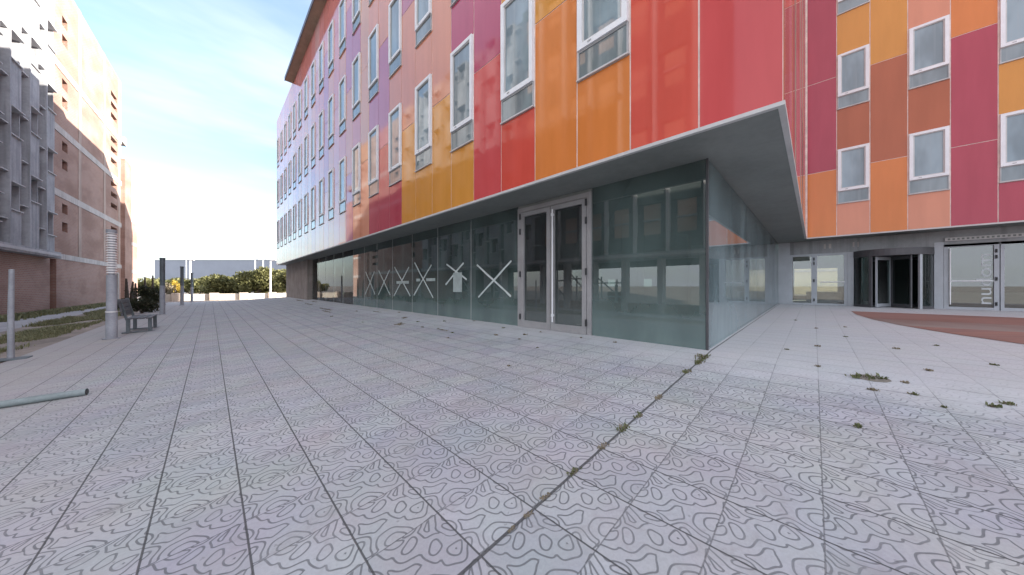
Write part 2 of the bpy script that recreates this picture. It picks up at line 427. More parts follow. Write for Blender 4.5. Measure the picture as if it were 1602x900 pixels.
core = MB()
core.box(XF + .006, 19.2, YC + .006, YE, ZB + .1, ZT, mt['joint'])
core.box(XW + .006, 31, -16, YC + .006, ZB + .1, ZT, mt['joint'])
core.box(XF + .006, XF + .049, YC + .006, YE, ZB + .041, ZB + .099, mt['joint'])
core.box(XF + .05, XW, YC + .006, YC + .049, ZB + .041, ZB + .099, mt['joint'])
core.box(XW + .006, XW + .049, -16, YC - .013, ZB + .041, ZB + .099, mt['joint'])
core.build('core_wall', B)

def mapmain(s, n): return (XF - n, s)
def mapwing(s, n): return (XW - n, s)
def mapend(s, n): return (s, YC - n)
def fb(mb, mp, s0, s1, z0, z1, n0, n1, mat):
    (x0, y0), (x1, y1) = mp(s0, n0), mp(s1, n1)
    mb.box(x0, x1, y0, y1, z0, z1, mat)

G = .011                             # half joint
def cladding(name, mp, bounds, wins, zj, wz, colour):
    mb = MB()
    for k in range(len(bounds) - 1):
        a, b = sorted((bounds[k], bounds[k + 1]))
        if k in wins:
            zs = [ZB]; 
            for (s0, s1) in wz: zs += [s0, s1]
            zs.append(ZT - .05)
            segs = [(zs[i], zs[i + 1]) for i in range(0, len(zs), 2)]
        else:
            zz = [ZB] + zj + [ZT - .05]
            segs = [(zz[i], zz[i + 1]) for i in range(len(zz) - 1)]
        for r, (z0, z1) in enumerate(segs):
            if z1 - z0 < .05: continue
            t = R.uniform(0, .004)
            fb(mb, mp, a + G, b - G, z0 + (G if r else .045), z1 - G, -.02, t, mt[colour(k, r)])
    return mb.build(name, B)

def window(mp, s0, s1, z0, z1):
    """white casement above a fixed lower pane; returns the part"""
    a, b = sorted((s0, s1)); a += .03; b -= .03
    zl = z0 + .5
    mb = MB(); w = .085
    fb(mb, mp, a, a + w, zl, z1 - .015, -.03, .05, mt['frame']); fb(mb, mp, b - w, b, zl, z1 - .015, -.03, .05, mt['frame'])
    fb(mb, mp, a + w, b - w, zl, zl + w * 1.1, -.03, .05, mt['frame']); fb(mb, mp, a + w, b - w, z1 - .015 - w, z1 - .015, -.03, .05, mt['frame'])
    # inner sash lip and gasket
    for (p, q, u, v) in ((a + w, a + w + .03, zl + w, z1 - w), (b - w - .03, b - w, zl + w, z1 - w)):
        fb(mb, mp, p, q, u, v, -.03, .028, mt['trim'])
    fb(mb, mp, a + w + .03, b - w - .03, zl + w * 1.1, zl + w * 1.1 + .03, -.03, .028, mt['trim'])
    fb(mb, mp, a + w + .03, b - w - .03, z1 - w - .045, z1 - w - .015, -.03, .028, mt['trim'])
    # handle on the sill rail
    fb(mb, mp, b - .27, b - .2, zl + .045, zl + .065, .05, .058, mt['wgasket'])
    # lower pane border and sill
    fb(mb, mp, a - .005, a + .02, z0 + .02, zl, -.03, .02, mt['wgasket']); fb(mb, mp, b - .02, b + .005, z0 + .02, zl, -.03, .02, mt['wgasket'])
    fb(mb, mp, a + .02, b - .02, zl - .03, zl, -.03, .02, mt['wgasket']); fb(mb, mp, a + .02, b - .02, z0 + .02, z0 + .045, -.03, .02, mt['wgasket'])
    fb(mb, mp, a - .02, b + .02, z0 - .005, z0 + .018, -.03, .045, mt['trim'])
    w_ = mb.build('window', B)
    p1 = MB(); fb(p1, mp, a + w + .03, b - w - .03, zl + w * 1.1 + .03, z1 - w - .045, -.03, .004, mt['winglass']); p1.build('pane', w_)
    p2 = MB(); fb(p2, mp, a + .02, b - .02, z0 + .045, zl - .03, -.03, .006, mt['lowglass']); p2.build('lower_pane', w_)
    for c in w_.children: ROOT[c.name] = ROOT[w_.name]
    return w_
# children of a part have the same zero point as the thing
_old = MB.build
def build2(s, name, parent=None, bevel=0., origin=None):
    o = _old(s, name, parent, bevel, origin)
    return o
def partroot(o): ROOT[o.name] = ROOT[B.name]

# main facade: columns of about one metre, every second one carries windows
mb_bounds = [YC, 1.05, 1.95, 2.88, 3.83, 4.79] + [5.75 + .9603 * i for i in range(32)]
mb_bounds[-1] = min(mb_bounds[-1], YE); mb_bounds = [b for b in mb_bounds if b <= YE]
if YE - mb_bounds[-1] > .3: mb_bounds.append(YE)
NC = len(mb_bounds) - 1
WINC = set(k for k in range(2, NC - 1, 2))
ST = 3.78
WZ = [(4.49 + ST * i, 7.05 + ST * i) for i in range(3)]
ZJ = [6.07 + ST * i for i in range(3)]
near = {0: 'red red red red', 1: 'scarlet scarlet red crimson', 2: 'orange orange red red', 3: 'orange amber amber orange',
        4: 'scarlet amber orange orange', 5: 'red magenta magenta crimson', 6: 'amber magenta crimson magenta', 7: 'amber salmon peach salmon',
        8: 'amber salmon salmon peach', 9: 'amber salmon orchid peach', 10: 'crimson salmon peach salmon', 11: 'crimson orchid salmon orchid',
        12: 'crimson orchid salmon rose', 13: 'salmon peach peach rose', 14: 'salmon rose orchid mauve', 15: 'orchid salmon orchid mauve',
        16: 'salmon rose salmon mauve'}
def colmain(k, r):  # farther columns: pale wash of sky reflection painted into the panel colours
    if k in near: return near[k].split()[min(r, 3)]
    q = R.random() + (k - 17) * .016
    return R.choice(['rose', 'salmon', 'rose', 'orchid', 'mauve']) if q < .6 else R.choice(['mauve', 'rose', 'lilac'])
cladding('main_facade_cladding', mapmain, mb_bounds, WINC, ZJ, WZ, colmain)
def put_windows(mp, bounds, cols, wz):
    cols = sorted(cols)
    for k in cols:
        for (z0, z1) in wz: window(mp, bounds[k], bounds[k + 1], z0, z1)

# meshes of sub-parts are written relative to the building's base too
class _R(dict):
    def __missing__(s, k): return ROOT_B
ROOT_B = ROOT[B.name]
_set = MB.build
def _build(s, name, parent=None, bevel=0., origin=None):
    o = _set(s, name, parent, bevel, origin); return o
put_windows(mapmain, mb_bounds, WINC, WZ)

# set-back wing
wb = [.235 - .03, -.643, -1.51, -2.39, -3.28, -4.16] + [-4.16 - .88 * i for i in range(1, 14)]
WW = set(k for k in range(1, len(wb) - 1, 2))
WZW = [(4.29 + 3.78 * i, 6.47 + 3.78 * i) for i in range(3)]
ZJW = [5.70 + 3.72 * i for i in range(3)]
cw = {0: 'orange crimson crimson red', 1: 'salmon brown amber orange', 2: 'orange brown amber orange', 3: 'salmon brown salmon orange',
      4: 'crimson crimson orange amber', 5: 'crimson amber crimson red', 6: 'orange amber red red'}
cladding('wing_facade_cladding', mapwing, wb, WW, ZJW, WZW, lambda k, r: cw[k].split()[min(r, 3)] if k in cw else R.choice(['orange', 'crimson', 'amber', 'brown']))
put_windows(mapwing, wb, [k for k in WW if k < 9], WZW)
# short side facing the entrance yard
eb = [XF + .02] + [XF + .95 * i for i in range(1, 14)] + [XW - .03]
EW = set()
ce = ['brown', 'salmon', 'brown', 'rose', 'brown', 'salmon']
cladding('side_facade_cladding', mapend, eb, EW, ZJW, WZ, lambda k, r: ce[(k + r * 2) % 6] if r else R.choice(['rose', 'magenta', 'brown']))
mb = MB()
for i in (3, 6, 8): mb.box(eb[i] - .02, eb[i] + .02, YC - .012, YC - .004, ZB + .08, ZT - .1, mt['bandv'])
mb.build('cover_strip', B)

# edge trim, soffit, eave
mb = MB()
mb.box(XF - .012, XF + .05, YC - .012, YE, ZB - .006, ZB + .04, mt['trim'])
mb.box(XF + .05, XW, YC - .012, YC + .05, ZB - .006, ZB + .04, mt['trim'])
mb.box(XW - .012, XW + .05, -16, YC - .012, ZB - .006, ZB + .04, mt['trim'])
mb.build('edge_trim', B)
mb = MB()
mb.box(XF + .05, 19.2, YC + .05, YE, ZB, ZB + .1, mt['soffit'])
mb.box(XW + .05, 31, -16, YC + .05, ZB, ZB + .1, mt['soffit'])
mb.build('soffit', B)
mb = MB()
mb.box(XF - .48, XF - .005, YC, 28.06, ZT - .17, ZT - .02, mt['eave'])
mb.box(XF - .51, XF - .48, YC, 28.09, ZT - .19, ZT + .09, mt['eavedge'])
mb.box(XF - .48, 19.2, 28.06, 28.09, ZT + .0, ZT + .09, mt['eavedge'])
mb.box(XF - .48, 19.2, YC, 28.06, ZT + .0, ZT + .08, mt['eavedge'])
mb.build('roof_eave', B)

# ---- ground floor of the long wing
XG, YG = 5.505, 1.177
ZG = ZB - .004
mb = MB()                                                   # inside: floor, back wall with openings, partition, columns
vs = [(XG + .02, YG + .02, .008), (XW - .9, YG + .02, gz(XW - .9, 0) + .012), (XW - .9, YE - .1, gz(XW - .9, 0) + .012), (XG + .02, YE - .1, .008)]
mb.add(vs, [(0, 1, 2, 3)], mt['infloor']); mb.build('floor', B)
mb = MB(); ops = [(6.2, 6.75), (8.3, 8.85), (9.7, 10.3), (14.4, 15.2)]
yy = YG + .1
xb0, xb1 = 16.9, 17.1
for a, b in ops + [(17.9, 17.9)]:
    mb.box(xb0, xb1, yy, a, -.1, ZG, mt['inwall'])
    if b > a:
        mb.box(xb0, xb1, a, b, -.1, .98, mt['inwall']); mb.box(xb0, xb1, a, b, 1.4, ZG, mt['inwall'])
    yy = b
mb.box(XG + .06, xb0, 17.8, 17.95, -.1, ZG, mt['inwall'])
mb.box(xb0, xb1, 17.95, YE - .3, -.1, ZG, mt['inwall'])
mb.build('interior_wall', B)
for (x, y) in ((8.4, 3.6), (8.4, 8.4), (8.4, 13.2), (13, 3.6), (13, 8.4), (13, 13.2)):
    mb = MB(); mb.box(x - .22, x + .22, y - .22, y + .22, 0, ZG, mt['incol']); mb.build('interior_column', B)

# far end: concrete wall and a glazed end
mb = MB(); mb.box(5.18, 5.6, 26.95, YE - .12, -.8, ZG, mt['endwall'])
mb.box(5.6, 6.6, YE - .45, YE - .12, -.8, ZG, mt['endwall']); mb.box(13.2, 17.1, YE - .45, YE - .12, -.8, ZG, mt['endwall'])
mb.box(6.6, 13.2, YE - .45, YE - .12, -.8, -.02, mt['endwall']); mb.build('end_wall', B)

def gpanel(y0, y1, mat):
    mb = MB(); mb.box(XG, XG + .02, y0 + .006, y1 - .006, -.03, ZG, mat)
    return mb.build('glass_panel', B)
gl = [5.27, 7.23, 9.09, 10.93, 12.7, 14.4, 16.04, 17.7]
gpanel(YG + .02, 3.2, mt['glass'])
panels = [gpanel(gl[i], gl[i + 1], mt['glass']) for i in range(len(gl) - 1)]
for i in range(5): gpanel(17.7 + 1.85 * i, 17.7 + 1.85 * (i + 1), mt['clear'])
mb = MB(); mb.box(6.6, 13.2, YE - .3, YE - .28, -.02, ZG, mt['clear']); mb.build('end_glazing', B)
# thin dark sealant joints and the corner bead
mb = MB()
for y in gl[1:] + [17.7 + 1.85 * i for i in range(1, 5)]:
    mb = MB(); mb.box(XG - .004, XG + .012, y - .005, y + .005, -.03, ZG, mt['trim']); mb.build('glazing_bead', B)
mb = MB()
mb.box(XG - .012, XG + .018, YG - .012, YG + .018, -.03, ZG, mt['gasket'])
mb.build('corner_bead', B)
for i in range(7):
    a = XG + .02 + i * (18.78 - XG) / 7; b = XG + .02 + (i + 1) * (18.78 - XG) / 7
    mb = MB(); mb.box(a + .006, b - .006, YG, YG + .02, gz(a, 0) - .04, ZG, mt['sideglass']); mb.build('side_glass_panel', B)

# tape crosses stuck on six panes, paper notices
def cross(pan, y0, y1, z0, z1, y2=None, y3=None, z2=None, z3=None):
    mb = MB(); x = XG - .003
    y2 = y0 if y2 is None else y2; y3 = y1 if y3 is None else y3; z2 = z0 if z2 is None else z2; z3 = z1 if z3 is None else z3
    for q, (a, b) in enumerate((((x, y0, z0), (x, y1, z1)), ((x - .004, y2, z3), (x - .004, y3, z2)))):
        a = Vector(a); b = Vector(b); k = 6; rnd = random.Random(int(y0 * 100) + q); pts = [a.lerp(b, i / k) + Vector((0, rnd.uniform(-.008, .008), rnd.uniform(-.008, .008))) for i in range(k + 1)]
        nrm = Vector((0, -(b - a).z, (b - a).y)).normalized(); vs = []
        for p_ in pts:
            hw = .027 * rnd.uniform(.85, 1.15); vs += [p_ - nrm * hw, p_ + nrm * hw, p_ - nrm * hw + Vector((.0025, 0, 0)), p_ + nrm * hw + Vector((.0025, 0, 0))]
        fs = []
        for i in range(k):
            o = 4 * i; fs += [(o, o + 1, o + 5, o + 4), (o + 2, o + 6, o + 7, o + 3), (o, o + 4, o + 6, o + 2), (o + 1, o + 3, o + 7, o + 5)]
        mb.add(vs, fs, mt['tape'])
    ROOT[pan.name] = ROOT[B.name]
    mb.build('tape_cross', pan)
cross(panels[0], 5.55, 6.95, .74, 1.63, 5.52, 6.88, .68, 1.66)
cross(panels[1], 7.45, 8.55, 1.2, 1.72, 7.6, 8.6, 1.05, 1.72)
cross(panels[2], 9.4, 10.75, .6, 1.9, 9.5, 10.8, .65, 1.75)
cross(panels[3], 11.1, 12.5, .62, 1.8, 11.2, 12.55, .6, 1.75)
cross(panels[4], 12.95, 14.2, .62, 1.72, 13.0, 14.25, .6, 1.7)
cross(panels[5], 14.65, 15.85, .62, 1.72, 14.7, 15.9, .6, 1.7)
def notice(pan, y0, y1, z0, z1, name='paper_notice'):
    mb = MB(); mb.box(XG - .012, XG - .009, y0, y1, z0, z1, mt['paper']); mb.build(name, pan)
notice(panels[1], 7.68, 8.15, .82, 1.43)
notice(panels[2], 9.25, 9.85, 1.18, 1.28, 'sticker'); notice(panels[2], 10.3, 10.6, 1.18, 1.28, 'sticker')
notice(panels[3], 11.2, 11.7, 1.10, 1.21, 'sticker'); notice(panels[3], 11.76, 12.3, 1.10, 1.21, 'sticker')

# tall double door in the glass front
D0, D1, DZ = 3.2, 5.27, 2.93
mb = MB(); xa, xb = XG - .035, XG + .06
mb.box(xa, xb, D0, D0 + .1, -.02, DZ, mt['dframe']); mb.box(xa, xb, D1 - .1, D1, -.02, DZ, mt['dframe'])
mb.box(xa, xb, D0 + .1, D1 - .1, DZ - .1, DZ, mt['dframe'])
mb.box(xa + .02, xb, D0, D1, DZ + .001, ZG, mt['soffit'])
door = mb.build('double_door', B)
ym = (D0 + D1) / 2
for (a, b) in ((D0 + .11, ym - .006), (ym + .006, D1 - .11)):
    mb = MB(); w = .1
    mb.box(xa - .01, xb - .02, a, a + w, .0, DZ - .115, mt['dframe']); mb.box(xa - .01, xb - .02, b - w, b, .0, DZ - .115, mt['dframe'])
    mb.box(xa - .01, xb - .02, a + w, b - w, .0, .16, mt['dframe']); mb.box(xa - .01, xb - .02, a + w, b - w, DZ - .115 - w, DZ - .115, mt['dframe'])
    mb.build('door_leaf', door)
    mb = MB(); mb.box(XG, XG + .015, a + w, b - w, .16, DZ - .115 - w, mt['doorglass']); mb.build('door_pane', door)
for y in (D0 + .105, D1 - .105):
    for z in (.25, 1.3, 2.35, 2.72):
        mb = MB(); mb.tube([(xa - .025, y, z - .07), (xa - .025, y, z + .07)], .022, mt['black'], 8); mb.build('hinge', door)
mb = MB(); yr = ym - .1
mb.tube([(xa - .06, yr, .2), (xa - .06, yr, 2.72)], .018, mt['rod'], 8)
for z in (.35, 2.6): mb.tube([(xa - .06, yr, z), (xa - .01, yr, z)], .02, mt['rod'], 8); mb.box(xa - .085, xa - .04, yr - .025, yr + .025, z - .03, z + .03, mt['rod'])
mb.build('pull_rod', door)

# ---- entrance front under the wing
XE = 18.8; g0 = .175
def col_(y0, y1, z0, z1, mat, x0=XE, x1=XE + .14, mb=None):
    m_ = mb or MB(); m_.box(x0, x1, y0, y1, z0, z1, mat); return m_
mb = MB()
col_(.78, 1.18, g0 - .05, ZG, mt['gframe'], mb=mb)                 # narrow pier by the side glass
col_(-1.16, -.985, g0 - .05, 2.42, mt['gframe'], mb=mb)
col_(-3.32, -3.12, g0 - .05, 2.6, mt['gframe'], mb=mb)
col_(-16, .78, 2.42, ZG, mt['header'], XE + .01, XE + .15, mb=mb)
mb.build('entrance_pier', B)
mb = MB(); mb.box(XE - .05, XE + .01, -16, -3.34, 2.62, 2.74, mt['trim'])
for i in range(130): mb.box(XE - .06, XE - .05, -3.4 - .096 * i - .05, -3.4 - .096 * i, 2.65, 2.71, mt['soffit'])
mb.build('vent_strip', B)
mb = MB()
for (a, b) in ((-.52, -.45), (-.36, -.3), (-1.3, -1.26), (-1.18, -1.13)):
    mb = MB(); mb.box(XE + .002, XE + .01, a, b, 2.62, 2.82, mt['band']); mb.build('old_fixing_mark', B)
def glazed_door(y0, y1, ztop, w, name, mat, hinge_side=None, rail=None):
    mb = MB()
    mb.box(XE + .01, XE + .12, y0, y0 + w, g0, ztop, mt['gframe']); mb.box(XE + .01, XE + .12, y1 - w, y1, g0, ztop, mt['gframe'])
    mb.box(XE + .01, XE + .12, y0 + w, y1 - w, g0, g0 + w * .9, mt['gframe']); mb.box(XE + .01, XE + .12, y0 + w, y1 - w, ztop - w, ztop, mt['gframe'])
    d = mb.build(name, B)
    ROOT[d.name] = ROOT[B.name]
    p = MB(); p.box(XE + .06, XE + .075, y0 + w, y1 - w, g0 + w * .9, ztop - w, mat); p.build('door_pane', d)
    if hinge_side is not None:
        for z in (.4, 1.25, 2.0, 2.2):
            h = MB(); h.tube([(XE - .01, hinge_side, z - .06), (XE - .01, hinge_side, z + .06)], .022, mt['black'], 8); h.build('hinge', d)
    if rail:
        h = MB(); h.tube([(XE - .05, rail[0], 1.18), (XE - .05, rail[1], 1.18)], .02, mt['rod'], 8)
        h.tube([(XE - .05, rail[0], 1.18), (XE + .02, rail[0], 1.18)], .02, mt['rod'], 8); h.tube([(XE - .05, rail[1], 1.18), (XE + .02, rail[1], 1.18)], .02, mt['rod'], 8)
        h.build('push_bar', d)
    return d
glazed_door(-.005, .78, 2.42, .09, 'glass_door', mt['entglass'], .0)
glazed_door(-.98, -.005, 2.42, .09, 'glass_door', mt['entglass'], None, (-.9, -.2))
dd = glazed_door(-4.42, -3.33, 2.5, .1, 'glass_door', mt['entglass'], -4.36, (-4.28, -3.45))
h = MB(); h.tube([(XE - .04, -3.45, .35), (XE - .04, -3.45, 2.35)], .018, mt['rod'], 8); h.build('pull_rod', dd)
# upright lettering on that door
fc = bpy.data.curves.new('lettering', 'FONT'); fc.body = 'nudom'; fc.size = .42 * H; fc.extrude = .002
to = bpy.data.objects.new('lettering_curve', fc); COL.objects.link(to)
dg = bpy.context.evaluated_depsgraph_get(); dg.update()
me = bpy.data.meshes.new_from_object(to.evaluated_get(dg)); bpy.data.objects.remove(to)
me.name = 'lettering'
from mathutils import Matrix
wd = max(v.co.x for v in me.vertices)
sx = 1.75 * H / wd
L = ROOT[B.name]
# text runs upwards (baseline to the right as seen from the plaza)
mtx = Matrix(((0, 0, -1, (XE + .054 - L[0]) * H), (0, 1, 0, (-4.28 - L[1]) * H), (sx, 0, 0, (.35 - L[2]) * H), (0, 0, 0, 1)))
me.transform(mtx); me.materials.clear(); me.materials.append(mt['letter'])
lo = bpy.data.objects.new('lettering', me); COL.objects.link(lo); lo.parent = dd
for i in range(4):
    y1 = -4.44 - 1.9 * i; y0 = y1 - 1.9
    mb = MB(); mb.box(XE + .01, XE + .12, y0, y0 + .07, g0, 2.5, mt['gframe']); mb.box(XE + .01, XE + .12, y1 - .07, y1, g0, 2.5, mt['gframe'])
    mb.box(XE + .01, XE + .12, y0 + .07, y1 - .07, g0, g0 + .1, mt['gframe']); mb.box(XE + .01, XE + .12, y0 + .07, y1 - .07, 2.42, 2.5, mt['gframe'])
    wv = mb.build('shop_window', B); ROOT[wv.name] = ROOT[B.name]
    p = MB(); p.box(XE + .06, XE + .075, y0 + .07, y1 - .07, g0 + .1, 2.42, mt['entglass']); p.build('pane', wv)
# revolving door: two curved side walls, wings, canopy
cx_, cy_, rr = 18.95, -2.14, .98
def arc(a0, a1, r0, r1, z0, z1, mat, mb, n=14):
    for i in range(n):
        t0 = rad(a0 + (a1 - a0) * i / n); t1 = rad(a0 + (a1 - a0) * (i + 1) / n)
        P = lambda r, t, z: (cx_ + r * math.cos(t), cy_ + r * math.sin(t), z)
        mb.add([P(r0, t0, z0), P(r1, t0, z0), P(r1, t1, z0), P(r0, t1, z0), P(r0, t0, z1), P(r1, t0, z1), P(r1, t1, z1), P(r0, t1, z1)],
               [(0, 3, 2, 1), (4, 5, 6, 7), (0, 1, 5, 4), (1, 2, 6, 5), (2, 3, 7, 6), (3, 0, 4, 7)], mat, False)
mb = MB(); arc(90, 270, .0, rr + .02, 2.16, 2.42, mt['gasket'], mb, 24)
for a in (90, 143, 217, 268): arc(a - 2.2, a + 2.2, rr - .05, rr + .015, g0, 2.16, mt['gframe' if a > 200 else 'gasket'], mb, 2)
arc(90, 143, rr - .05, rr + .015, g0, g0 + .1, mt['gasket'], mb); arc(217, 268, rr - .05, rr + .015, g0, g0 + .1, mt['gasket'], mb)
rv = mb.build('revolving_door', B); ROOT[rv.name] = ROOT[B.name]
mb = MB(); arc(92, 141, rr - .025, rr - .01, g0 + .1, 2.16, mt['clear'], mb); mb.build('curved_pane', rv)
mb = MB(); arc(219, 266, rr - .025, rr - .01, g0 + .1, 2.16, mt['darkglass'], mb); mb.build('curved_pane', rv)
for a in (150, 205, 30, -60):
    t = rad(a); mb = MB(); d = Vector((math.cos(t), math.sin(t), 0)); c0 = Vector((cx_, cy_, 0))
    p0 = c0 + d * .05; p1 = c0 + d * (rr - .08)
    for (q0, q1, z0, z1) in ((p0, p0 + d * .05, g0 + .02, 2.14), (p1 - d * .05, p1, g0 + .02, 2.14)):
        mb.bar(q0 + Vector((0, 0, (z0 + z1) / 2)), q1 + Vector((0, 0, (z0 + z1) / 2)), .04, z1 - z0, mt['gframe' if a == 150 else 'gasket'])
    for z in (g0 + .09, 2.08): mb.bar(p0 + d * .05 + Vector((0, 0, z)), p1 - d * .05 + Vector((0, 0, z)), .04, .12, mt['gframe' if a == 150 else 'gasket'])
    mb.bar(p0 + d * .05 + Vector((0, 0, 1.15)), p1 - d * .05 + Vector((0, 0, 1.15)), .012, 1.74, mt['darkglass' if a != 150 else 'clear'])
    mb.build('door_wing', rv)
# lobby behind
mb = MB()
mb.box(XE + .2, 26.5, -16, 1.17, .1, .15, mt['infloor'])
mb.box(26.5, 26.7, -16, -1.0, .1, ZG, mt['inwall']); mb.box(26.5, 26.7, .9, 1.17, .1, ZG, mt['inwall']); mb.box(26.5, 26.7, -1, .9, .1, .4, mt['inwall']); mb.box(26.5, 26.7, -1, .9, 2.1, ZG, mt['inwall'])
mb.box(XE + .2, 26.5, 1.1, 1.17, .15, ZG, mt['inwall']); mb.box(XE + .2, 26.5, -16.2, -16, .1, ZG, mt['inwall'])
mb.box(XE + .16, 26.4, -3.3, -3.2, .15, ZG, mt['inwall'])
mb.build('lobby_wall', B)
mb = MB(); mb.box(22, 22.6, -6.2, -3.9, .15, .75, mt['trim']); mb.box(23, 24.4, -1.0, .3, .15, .7, mt['trim']); mb.build('lobby_counter', B)
mb = MB(); mb.box(XE - .25, XE + .01, -16, .7, .05, .178, mt['path']); mb.build('threshold', B)

# ------------------------------------------------------------------ the unfinished brick building across the way
def lx(y): return -8.5 + .048 * y
LB = thing('unfinished_building', 'tall unfinished brick building with grey concrete screen, shaded below and sunlit on top', 'building', (-9, 35, -.6))
def lbox(mb, y0, y1, z0, z1, n0, n1, mat):
    """box on the left facade: n = distance in front of its plane"""
    mb.hexa([(lx(y0) + n0, y0, z0), (lx(y0) + n1, y0, z0), (lx(y1) + n1, y1, z0), (lx(y1) + n0, y1, z0),
             (lx(y0) + n0, y0, z1), (lx(y0) + n1, y0, z1), (lx(y1) + n1, y1, z1), (lx(y1) + n0, y1, z1)], mat)
GZ = -.66; LT = 21.0; Y0, Y1 = 4.0, 32.6; YB = 48.2; SL = 2.75; STL = 4.1
# brick part with small windows: wall built round its openings
def wall_with_holes(mb, y0, y1, z0, z1, holes, n0, n1, mat):
    zs = sorted({z0, z1} | {h[2] for h in holes} | {h[3] for h in holes})
    for i in range(len(zs) - 1):
        a, b = zs[i], zs[i + 1]
        hs = sorted([h for h in holes if h[2] <= a and h[3] >= b]); y = y0
        for h in hs:
            if h[0] > y: lbox(mb, y, h[0], a, b, n0, n1, mat)
            y = h[1]
        if y < y1: lbox(mb, y, y1, a, b, n0, n1, mat)
holes = []
for k in range(4):
    for dz in (4.6, 5.8):
        z = dz + STL * k
        holes.append((34.75, 35.6, z, z + .62))
    for dz in (4.1, 5.12, 6.05):
        z = dz + STL * k + .0
        holes.append((45.0, 46.9, z, z + .42))
mb = MB(); 
wall_with_holes(mb, Y1, YB, SL + .35, LT, holes, -.35, 0, mt['brick'])
wall_with_holes(mb, Y1 - 5.6, 46.2, GZ, SL, [(33.0, 33.9, GZ, SL - .05)], -.35, 0, mt['brick'])
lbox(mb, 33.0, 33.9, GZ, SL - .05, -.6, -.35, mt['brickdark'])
lbox(mb, 47.3, YB, GZ, SL, -.35, 0, mt['brick'])
mb.build('brick_wall', LB)
mb = MB()
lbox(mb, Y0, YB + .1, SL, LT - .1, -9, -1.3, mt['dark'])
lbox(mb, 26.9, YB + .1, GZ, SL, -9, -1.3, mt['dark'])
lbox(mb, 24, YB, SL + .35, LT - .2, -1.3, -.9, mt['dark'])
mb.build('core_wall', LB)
mb = MB()
for k in range(4): lbox(mb, Y1 + .01, YB + .02, SL + STL * k - (0 if k == 0 else .1), SL + .34 + STL * k + (.01 if k == 0 else 0), -.3, .035, mt['band'])
for y in (37.4, 42.9, 47.2): lbox(mb, y, y + .55, SL + .36, LT - .02, -.3, .025, mt['bandv'])
mb.build('concrete_band', LB)
mb = MB(); lbox(mb, Y0, Y1 - .02, SL - .05, SL + .3, -1.3, .5, mt['finc']); lbox(mb, Y0, Y1 - .02, SL + .05, SL + .2, .5, .54, mt['ledge']); mb.build('floor_slab', LB)
# concrete screen: staggered projecting bays with openings and pale ledges
mb = MB(); lg = mb; bk = MB(); pb = MB()
pitch = 1.9; nb = int((Y1 - Y0) / pitch)
for i in range(nb):
    y0 = Y1 - (i + 1) * pitch
    par = i % 2
    if y0 < 15.5:                                                                  # plain bays with brick infill between pale fins
        lbox(mb, y0, y0 + .16, SL + .3, LT, -.5, .3, mt['ledge'])
        for k in range(5):
            z = SL + .3 + STL * k * .9
            lbox(bk, y0 + .16, y0 + pitch, z, z + 1.1, -.5, .05, mt['inwall'])
            lbox(pb, y0 + .55, y0 + 1.55, z + 1.1, z + 3.0, -.5, -.1, mt['brickpale']); lbox(mb, y0 + .5, y0 + 1.6, z + 1.95, z + 2.05, -.1, .0, mt['finc'])
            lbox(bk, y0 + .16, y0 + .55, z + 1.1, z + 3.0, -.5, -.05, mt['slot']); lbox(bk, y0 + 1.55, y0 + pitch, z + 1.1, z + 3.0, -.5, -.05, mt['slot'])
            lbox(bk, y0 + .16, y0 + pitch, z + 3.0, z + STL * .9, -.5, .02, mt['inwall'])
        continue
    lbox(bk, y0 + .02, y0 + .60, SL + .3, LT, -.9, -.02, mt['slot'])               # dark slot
    lbox(mb, y0 + .60, y0 + .72, SL + .3, LT, -.7, .34, mt['finc'])                # fin
    z = SL + .3; ph = (.95, 2.5, 1.7)[i % 3]
    first = True
    while z < LT:
        zt = min(z + (ph if first else 2.3), LT); first = False
        lbox(mb, y0 + .72, y0 + pitch + .02, z, zt, -.3, .26, mt['finc'])           # solid bay
        zo = min(zt + 1.35, LT)
        if zo > zt:
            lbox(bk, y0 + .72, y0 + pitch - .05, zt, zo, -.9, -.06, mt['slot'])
            lbox(bk, y0 + pitch - .05, y0 + pitch + .02, zt, zo, -.5, .22, mt['finc'])
            lbox(mb, y0 + .72, y0 + 1.15, zt, zo - .5, -.5, .12, mt['finc'])
            lbox(mb, y0 + .73, y0 + pitch - .0, zo - .001, zo + .05, -.3, .38, mt['ledge'])
            lbox(mb, y0 + .73, y0 + pitch - .0, zt + .001, zt + .05, -.3, .34, mt['ledge'])
        z = zo + .05
    for k in range(8):
        zz = SL + 1.5 + par * .9 + 2.3 * k
        if zz < LT: lbox(mb, y0 + .02, y0 + .60, zz, zz + .05, -.5, .3, mt['ledge'])
pb.build('brick_infill', LB)
mb.build('concrete_screen', LB); bk.build('recess_wall', LB)
